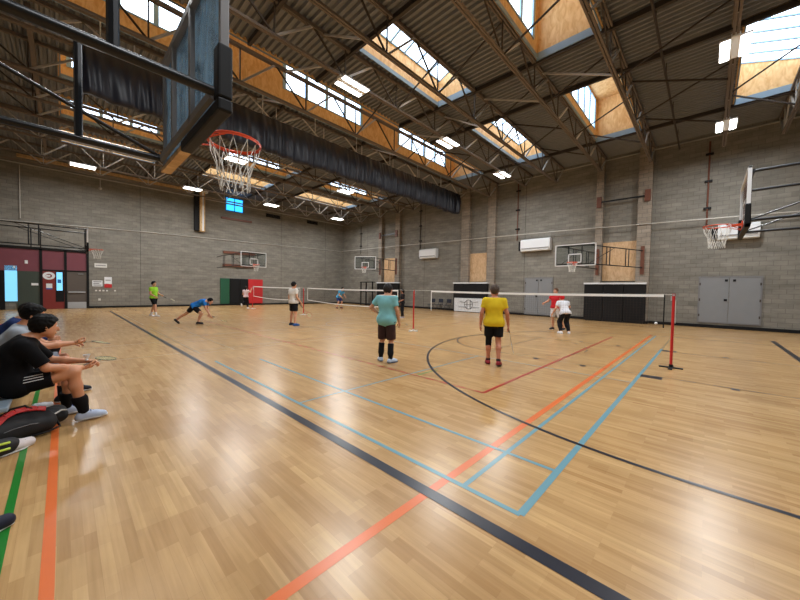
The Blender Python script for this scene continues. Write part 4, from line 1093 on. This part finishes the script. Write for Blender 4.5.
# ------------------------------------------------------------------ players
person('man in a teal t-shirt and brown shorts standing with one hand on his hip', (2.63, 4.09, 0), .30,
  dict(anL=(.0, .13, .085), anR=(-.06, -.14, .085), knL=(.02, .11, .49), knR=(0, -.12, .49), elL=(-.05, .37, 1.16), wrL=(.06, .20, 1.02), elR=(-.01, -.25, 1.12), wrR=(.10, -.25, .88), head=(.06, .01, 1.545), neck=(-.005, 0, 1.42)),
  shirt=(132, 196, 204), shorts=(62, 44, 42), socks=(.80, (26, 28, 32)), shoes=(190, 205, 225), sole=(70, 100, 140), hair=(44, 40, 38), hdir=(1, .05, -.25), feet=((.75, .65, 0), (.8, -.3, 0)),
  leglen=1.0, sleeve=.68, bulk=1.16, hem=.21, size=1.0, hs_=1.18, hands=dict(L=dict(D=(.75, -.45, -.1), curl=.5, N=(.1, -1, 0), side=1)), res=.013)
person('man in a yellow t-shirt and black shorts walking away, seen from behind', (4.12, 2.36, 0), .55,
  dict(anL=(.06, .10, .085), anR=(-.16, -.10, .11), knL=(.05, .10, .50), knR=(-.01, -.10, .50), elL=(-.05, .26, 1.12), wrL=(.02, .28, .86), elR=(-.04, -.26, 1.12), wrR=(.05, -.30, .87)),
  shirt=(226, 196, 44), shorts=(24, 24, 26), socks=(.12, (40, 36, 40)), shoes=(150, 44, 52), sole=(40, 36, 40), hair=(84, 72, 64), skin=('ruddy', (196, 128, 100)),
  leglen=.72, sleeve=.62, bulk=1.14, hem=.11, size=.985, hs_=1.12, knee=(0,), res=.013, feet=((1, .1, 0), (1, -.35, -.12)))
racket('badminton racket hanging from the right hand of the man in yellow', (4.33, 2.14, .80), (4.62, 2.16, .3), (.5, -1, .2), 'lgrey')
person('man in a white t-shirt and black shorts with blue shoes standing by the far net', (4.44, 11.55, 0), .15,
  dict(anL=(.05, .24, .085), anR=(-.05, -.16, .085), knL=(.06, .17, .49), knR=(0, -.13, .49), wrR=(.16, -.26, .90), elR=(-.03, -.24, 1.12)),
  shirt=(224, 220, 214), shorts=(26, 26, 30), shoes=[(36, 44, 60), (40, 90, 160)], sole=(60, 110, 180), leglen=.78, res=.016, size=1.06, bulk=1.12, hair=(24, 22, 22), hem=.08)
racket('badminton racket held low by the man in the white t-shirt', (4.62, 11.3, .85), (4.85, 11.0, .45), (0, 1, .3), 'red')
person('player in a lime green shirt and black shorts near the left wall', (.98, 19.35, 0), -.75,
  dict(anL=(-.22, .12, .09), anR=(.18, -.12, .09), knL=(-.04, .10, .50), knR=(.14, -.1, .52), elL=(.05, .24, 1.12), wrL=(.24, .2, 1.05), elR=(.0, -.24, 1.12), wrR=(.2, -.22, 1.0), head=(.02, 0, 1.61)),
  shirt=(150, 212, 60), shorts=(24, 26, 30), socks=(.3, (225, 225, 225)), shoes=(232, 232, 236), leglen=.8, res=.018, size=1.03, hairstyle='full', hdir=(1, -.2, -.05), feet=((1, 0, -.2), (1, 0, 0)))
racket('badminton racket held by the lime shirted player against the wall', (1.35, 19.0, 1.0), (1.65, 18.5, .85), (0, 1, 1), 'lgrey')
person('player in a blue shirt lunging low with one leg stretched back', (1.66, 14.48, 0), -.62,
  dict(pelvis=(-.12, 0, .72), hipL=(-.14, .09, .70), hipR=(-.10, -.09, .70), chest=(.20, 0, .88), neck=(.36, 0, .94), head=(.50, 0, .93), shL=(.32, .18, .90), shR=(.34, -.17, .90),
       elL=(.30, .26, .62), wrL=(.36, .22, .38), elR=(.42, -.22, .62), wrR=(.58, -.22, .36), knL=(-.42, .13, .42), anL=(-.80, .15, .16), knR=(.22, -.12, .42), anR=(.10, -.13, .085)),
  shirt=(40, 120, 204), shorts=(26, 26, 30), shoes=(34, 34, 40), sole=(60, 60, 66), leglen=.75, res=.016, hdir=(.9, 0, -.5), hup=(.5, 0, .9), feet=((.75, 0, -.65), (1, 0, 0)), hem=.02, size=1.03)
racket('badminton racket swept near the floor by the lunging blue player', (2.10, 14.03, .33), (2.48, 13.63, .12), (0, 0, 1), 'rust')
person('player in a pale pink shirt and black trousers by the coloured wall mats', (7.15, 23.75, 0), 0.7,
  dict(anL=(-.34, .14, .34), knL=(.02, .12, .50), anR=(.06, -.1, .085), knR=(.08, -.1, .5), elR=(.1, -.3, 1.25), wrR=(.2, -.3, 1.48), elL=(0, .25, 1.12), wrL=(.15, .2, .98)),
  shirt=(222, 196, 198), shorts=(28, 26, 30), shoes=(230, 230, 232), leglen=1.9, res=.02, size=.95, hairstyle='long', hair=(34, 24, 22), feet=((.3, 0, -1), (1, 0, 0)))
tg = MB((7.3, 22.4, 0)).ball((7.3, 22.4, 0), .01)
person('player in a light blue shirt bending forward beyond the middle net', (13.25, 20.6, 0), -1.5,
  dict(pelvis=(-.10, 0, .84), hipL=(-.1, .09, .8), hipR=(-.1, -.09, .8), chest=(.10, 0, 1.12), neck=(.22, 0, 1.27), head=(.32, 0, 1.40), shL=(.18, .18, 1.22), shR=(.18, -.18, 1.22),
   elL=(.26, .24, .96), wrL=(.42, .2, .84), elR=(.26, -.24, .96), wrR=(.45, -.2, .84), knL=(.10, .15, .46), knR=(.10, -.15, .46), anL=(-.08, .2, .085), anR=(-.08, -.2, .085)),
  shirt=(88, 176, 222), shorts=(40, 60, 120), shoes=(60, 50, 54), sole=(160, 60, 50), leglen=.8, res=.02, size=1.12, hem=.04)
person('thin player dressed all in black standing right of the teal shirted man', (10.95, 11.45, 0), 2.6,
  dict(anL=(.05, .12, .085), anR=(-.1, -.1, .085), wrL=(.22, .22, 1.02), elL=(.0, .23, 1.12)),
  shirt=(30, 28, 32), shorts=(26, 26, 30), shoes=(150, 145, 150), leglen=1.93, res=.018, size=.93, hairstyle='long', hair=(22, 18, 18), bulk=.95, skin=('brown', (150, 104, 84)), sleeve=1.0)
person('player in a red shirt standing just behind the crouching player', (12.15, 3.72, 0), 2.9,
  dict(elR=(.05, -.3, 1.18), wrR=(.25, -.35, 1.1), anL=(-.25, .25, .085), knL=(-.08, .16, .49), elL=(0, .25, 1.15), wrL=(.1, .28, .95)),
  shirt=(200, 40, 48), shorts=(222, 222, 226), shoes=(30, 30, 36), leglen=.9, res=.018, size=1.02, hair=(96, 70, 54), skin=('light', (205, 152, 122)))
person('crouching player in a red cap, white shirt and black trousers, seen from behind', (11.1, 3.05, 0), .75,
  dict(pelvis=(-.08, 0, .82), hipL=(-.08, .09, .78), hipR=(-.08, -.09, .78), chest=(.10, 0, 1.08), neck=(.18, 0, 1.22), head=(.24, 0, 1.36), shL=(.14, .18, 1.18), shR=(.14, -.18, 1.18),
   elL=(.08, .30, .95), wrL=(.2, .36, .76), elR=(.22, -.30, 1.02), wrR=(.42, -.36, .98), knL=(.10, .13, .45), knR=(.10, -.13, .45), anL=(-.08, .15, .085), anR=(-.08, -.15, .085)),
  shirt=(226, 226, 232), shorts=(26, 26, 30), shoes=(232, 232, 236), leglen=1.93, res=.015, size=1.0, hair=(204, 34, 40), hairstyle='cap', hem=.10, feet=((1, .2, 0), (1, -.5, 0)))

# ------------------------------------------------------------------ spectators on the bench at left
nb, nj = person('seated man in a black t-shirt and shorts with white side stripes, nearest the camera', (-2.53, 4.30, 0), 0,
  dict(pelvis=(-.06, 0, .52), hipL=(.0, .09, .50), hipR=(.0, -.09, .50), chest=(.0, 0, .80), neck=(.09, 0, .98), head=(.205, -.01, 1.085), shL=(.07, .18, .90), shR=(.07, -.185, .90),
   elL=(.24, .24, .68), wrL=(.53, .10, .645), elR=(.22, -.22, .67), wrR=(.50, -.06, .60), knL=(.41, .16, .54), knR=(.42, -.13, .57), anL=(.36, .26, .09), anR=(.50, -.10, .095)),
  shirt=(13, 13, 16), shorts=(15, 15, 18), socks=(.42, (20, 20, 22)), shoes=(186, 200, 224), sole=(222, 222, 224), hair=(11, 9, 9), hairstyle='full', skin=('tan', (208, 146, 110)),
  hdir=(1, .30, -.12), leglen=.62, sleeve=.85, res=.009, bulk=1.12, feet=((1, .3, 0), (1, .12, 0)), hem=.10,
  hands=dict(L=dict(D=(.9, -.25, -.1), N=(0, -.3, -1), t=-1, curl=.8), R=dict(D=(.9, .35, .05), N=(0, .5, .85), t=-1, curl=.75)), extras=dict(laces=(40, 60, 120)), size=1.0)
# white side stripes on the shorts
b = MB()
for k in range(3):
    zz = .020+.022*k
    pts = []
    for i in range(9):
        t = .02+.46*i/8; h0 = Vector((.0, -.09, .50)).lerp(Vector((.42, -.13, .57)), t)
        r = .106-.010*t; a = .25+.26*k; pts.append(h0+Vector((-.13*math.sin(a)*r, -math.cos(a)*r*1.02, math.sin(a)*r*1.02)))
    b.tube(pts, .0045, 6)
b.build('shorts_stripe', M['white'], nb)
racket('badminton racket held flat by the seated man in black', (-2.01, 4.28, .62), (-1.78, 4.84, .585), (0, -.5, 1), 'rackgreen')
sh = MB((-2.0, 4.32, .70))
sh.ball((-2.0, 4.32, .672), .014)
for i in range(14):
    a = 2*PI*i/14; c, s_ = math.cos(a), math.sin(a)
    sh.quads([(-2.0+.012*c, 4.32+.012*s_, .68), (-2.0+.034*math.cos(a-.2), 4.32+.034*math.sin(a-.2), .735), (-2.0+.034*math.cos(a+.2), 4.32+.034*math.sin(a+.2), .735)], [(0, 1, 2)])
tag(sh.build('shuttlecock', M['white'], None, loc=(-2.0, 4.32, .70), fix=False), 'white shuttlecock in the hands of the seated man in black', 'shuttlecock')
person('seated person with dark hair in a light grey t-shirt beside the man in black', (-2.62, 5.32, 0), 0,
  dict(pelvis=(-.06, 0, .53), hipL=(.0, .09, .51), hipR=(.0, -.09, .51), chest=(.0, 0, .82), neck=(.08, 0, 1.02), head=(.17, 0, 1.15), shL=(.05, .18, .94), shR=(.05, -.18, .94),
   elL=(.26, .22, .74), wrL=(.50, .12, .74), elR=(.26, -.20, .76), wrR=(.53, -.06, .76), knL=(.43, .12, .55), knR=(.44, -.13, .55), anL=(.52, .3, .09), anR=(.42, -.14, .09)),
  shirt=(160, 168, 178), shorts=(150, 158, 172), shoes=(32, 32, 36), sole=(210, 210, 210), hair=(11, 9, 9), hairstyle='full', leglen=.9, sleeve=.6, res=.011,
  hands=dict(L=dict(D=(1, -.2, 0), N=(0, -.4, -1), t=-1, curl=.6), R=dict(D=(1, .3, 0), N=(0, .6, .8), t=-1, curl=.7)), hdir=(1, 0, -.25), skin=('tan', (208, 146, 110)), socks=(.3, (24, 24, 26)))
racket('badminton racket held out by the seated person in grey', (-2.04, 5.28, .77), (-1.80, 5.74, .68), (0, -.5, 1), 'chord')
person('seated person in a dark navy jacket farther along the bench', (-2.75, 6.75, 0), 0,
  dict(pelvis=(-.06, 0, .53), hipL=(.0, .09, .51), hipR=(.0, -.09, .51), chest=(.0, 0, .82), neck=(.10, 0, 1.0), head=(.20, 0, 1.11), shL=(.06, .18, .93), shR=(.06, -.18, .93),
   elL=(.2, .22, .70), wrL=(.42, .10, .68), elR=(.2, -.20, .70), wrR=(.42, -.08, .68), knL=(.43, .12, .55), knR=(.44, -.13, .55), anL=(.40, .14, .09), anR=(.38, -.14, .09)),
  shirt=(30, 44, 86), shorts=(28, 28, 34), shoes=(40, 40, 46), hair=(22, 18, 18), hairstyle='full', leglen=1.9, sleeve=1.8, res=.014, hdir=(1, 0, -.3), sole=(200, 200, 200))
# bench
T = thing('bench', 'long low bench with pale blue-grey seat along the left side', 'bench', (-2.85, 6.2, 0))
MB((-2.85, 6.2, 0)).box((-3.1, 3.8, .345), (-2.55, 8.6, .385)).build('seat', mat('pale_blue_bench', (150, 168, 184), .4), T, bevel=.01)
for y in (4.05, 6.2, 8.3):
    for x in (-3.02, -2.64): MB((-2.85, 6.2, 0)).box((x-.02, y-.02, 0), (x+.02, y+.02, .345)).build('leg', M['lgrey'], T)
# bags
def softbag(name, label, cat, S_, m, h=.009, noise=.004, cuts=()):
    vs, fs = S_.mesh(h, cuts, noise, 22); lo = vs.min(0); hi = vs.max(0); c = A3(((lo[0]+hi[0])/2, (lo[1]+hi[1])/2, 0))
    o = skin_obj(name, [(vs-c, fs)], m); o.location = c; tag(o, label, cat); return o, Vector(c)
bagm = mat('black_bag_fabric', (26, 27, 30), .7, 0, .15, 12, .2)
S_ = Sculpt().cone((-2.66, 3.90, .12), (-2.34, 4.06, .11), .12, .10, .05).cone((-2.62, 4.0, .18), (-2.36, 4.12, .15), .10, .085, .05)
o, c = softbag('sports_bag', 'black and red sports bag lying on the floor in front of the seated man', 'bag', S_, bagm, cuts=[((0, 0, .004), (0, 0, -1))])
pt = MB(c)
pts = [(-2.62, 3.83, .235), (-2.58, 3.90, .275), (-2.52, 3.97, .292), (-2.45, 4.03, .285), (-2.38, 4.07, .265), (-2.32, 4.09, .24)]
for a, b2 in zip(pts, pts[1:]): pt.bar(a, b2, .05, .02, (-.3, .8, -.6))
pt.build('red_panel', M['red'], o, bevel=.008)
MB(c).tube([(-2.60, 4.0, .27), (-2.55, 4.0, .315), (-2.46, 4.03, .32), (-2.41, 4.05, .27)], .010, 8).build('handle', M['black'], o, True)
MB(c).tube([(-2.62, 3.80, .14), (-2.52, 3.84, .16), (-2.42, 3.90, .16), (-2.34, 3.955, .14)], .004, 6).build('zip', M['grey'], o, True)
MB(c).tube([(-2.42, 3.93, .03), (-2.30, 3.96, .035), (-2.22, 4.02, .05), (-2.25, 4.08, .12), (-2.34, 4.05, .17)], .011, 8).build('strap', M['black'], o, True)
S_ = Sculpt().cone((-2.50, 4.24, .12), (-2.26, 4.40, .10), .10, .09, .05).cone((-2.34, 4.25, .13), (-2.22, 4.28, .09), .075, .07, .04)
o, c = softbag('backpack', 'black backpack on the floor just beside the black and red bag', 'bag', S_, bagm, cuts=[((0, 0, .004), (0, 0, -1))])
MB(c).tube([(-2.27, 4.16, .14), (-2.21, 4.19, .17), (-2.17, 4.24, .15)], .008, 6).build('carry_loop', M['offwhite'], o, True)
def shoe(label, p, rz, tint, size=1., pitch=0, sole=(225, 225, 225)):
    S_ = Sculpt().cone((-.08, 0, .055), (.04, 0, .05), .042, .045, .03).cone((-.07, 0, .08), (-.05, 0, .09), .038, .036, .03).cone((.0, 0, .065), (.13, 0, .045), .038, .034, .03).cone((.05, 0, .045), (.14, 0, .04), .046, .036, .03)
    S_.sub((-.045, 0, .135), .038)
    o = skin_obj('sports_shoe', [S_.mesh(.006, [((0, 0, .016), (0, 0, -1)), ((0, 0, .105), (0, 0, 1))])], cloth('loose%s' % (tint,), tint, .5)); o.location = p; o.rotation_euler = (pitch, 0, rz); o.scale = (size,)*3
    tag(o, label, 'shoe')
    S3 = Sculpt().cone((-.075, 0, .04), (.05, 0, .04), .047, .051, .03).cone((.05, 0, .04), (.142, 0, .04), .051, .041, .03)
    skin_obj('sole', [S3.mesh(.006, [((0, 0, 0), (0, 0, -1)), ((0, 0, .018), (0, 0, 1))])], cloth('sole%s' % (sole,), sole, .5), o)
    b = MB()
    for k in range(4): x = .0+.025*k; z = .105-.008*k; b.tube([(x, -.03, z-.014), (x+.004, 0, z+.002), (x+.008, .03, z-.014)], .004, 6)
    b.build('laces', M['white'] if sum(tint) < 400 else M['black'], o)
    s2 = MB()
    for sd in (1, -1):
        for k in range(3): s2.tube([(-.02+.035*k, sd*.043, .03), (.0+.035*k, sd*.040, .06), (.02+.03*k, sd*.027, .085)], .005, 6)
    s2.build('side_stripe', M['black'] if sum(tint) > 400 else M['white'], o)
    return o
shoe('white and black sports shoe lying in front of the black and lime bag', (-2.52, 3.66, 0), .75, (222, 214, 214), 1.0)
shoe('silver grey sports shoe resting in the gap between the two black bags', (-2.36, 4.20, .225), .3, (196, 198, 204), .55)
shoe('black and white striped shoe at the left edge of the floor', (-2.57, 2.22, 0), .45, (40, 42, 56), 1.0)
S_ = Sculpt().cone((-2.78, 3.48, .09), (-2.54, 3.66, .075), .10, .07, .05)
o, c = softbag('racket_bag', 'black racket bag with lime green piping at the left edge', 'bag', S_, bagm, cuts=[((0, 0, .004), (0, 0, -1))])
lm = mat('lime_piping', (196, 220, 70), .5)
for z0, q in ((.115, 0), (.06, 1)):
    MB(c).tube([(-2.72, 3.42+.0*q, z0+.02), (-2.62, 3.49, z0+.03), (-2.525, 3.565, z0+.015)], .010, 8).build('lime_piping', lm, o, True)
# belongings behind the seated people
S_ = Sculpt().cone((-3.0, 8.9, .15), (-2.75, 9.0, .15), .16, .15, .06).cone((-2.95, 8.95, .4), (-2.8, 9.0, .38), .15, .14, .06)
o, c = softbag('backpack', 'dark backpack standing at the far end of the bench', 'bag', S_, bagm, .014, cuts=[((0, 0, .004), (0, 0, -1))])
S_ = Sculpt().cone((-2.98, 8.0, .52), (-2.72, 8.1, .52), .12, .11, .05).cone((-2.95, 8.05, .68), (-2.78, 8.1, .68), .11, .1, .05)
o, c = softbag('gym_bag', 'blue gym bag with a red top on the bench at far left', 'bag', S_, mat('blue_bag', (40, 70, 180), .6), .012, cuts=[((0, 0, .386), (0, 0, -1))])
MB(c).ball((-2.87, 8.07, .79), (.12, .09, .05)).build('red_lid', M['red'], o, True)
MB(c).tube([(-2.80, 7.95, .50), (-2.76, 7.93, .62), (-2.8, 7.95, .74)], .012, 6).tube([(-2.70, 7.98, .5), (-2.68, 7.97, .62), (-2.72, 7.99, .72)], .012, 6).build('white_strap', M['white'], o, True)
b = MB((-3.0, 7.0, 0)).box((-3.05, 7.25, .386), (-2.72, 7.7, .62)); tag(b.build('equipment_box', mat('brown_box', (84, 74, 62), .7), None, loc=(-3.0, 7.0, 0), bevel=.01), 'dull brown box on the bench at the left edge', 'box')
for (x, y, z, lb) in ((2.9, 13.05, .0, 'shuttlecock lying on the floor right of the white shirted man'), (6.9, 3.9, 0, 'shuttlecock lying on the floor left of the man in yellow')):
    b = MB((x, y, 0)).ball((x, y, .014), .013)
    for i in range(12):
        a = 2*PI*i/12; b.quads([(x, y+.01*math.cos(a), .014+.01*math.sin(a)), (x+.06, y+.03*math.cos(a-.2), .032+.03*math.sin(a-.2)), (x+.06, y+.03*math.cos(a+.2), .032+.03*math.sin(a+.2))], [(0, 1, 2)])
tag(b.build('shuttlecock', M['white'], None, loc=(x, y, 0), fix=False), lb, 'shuttlecock')
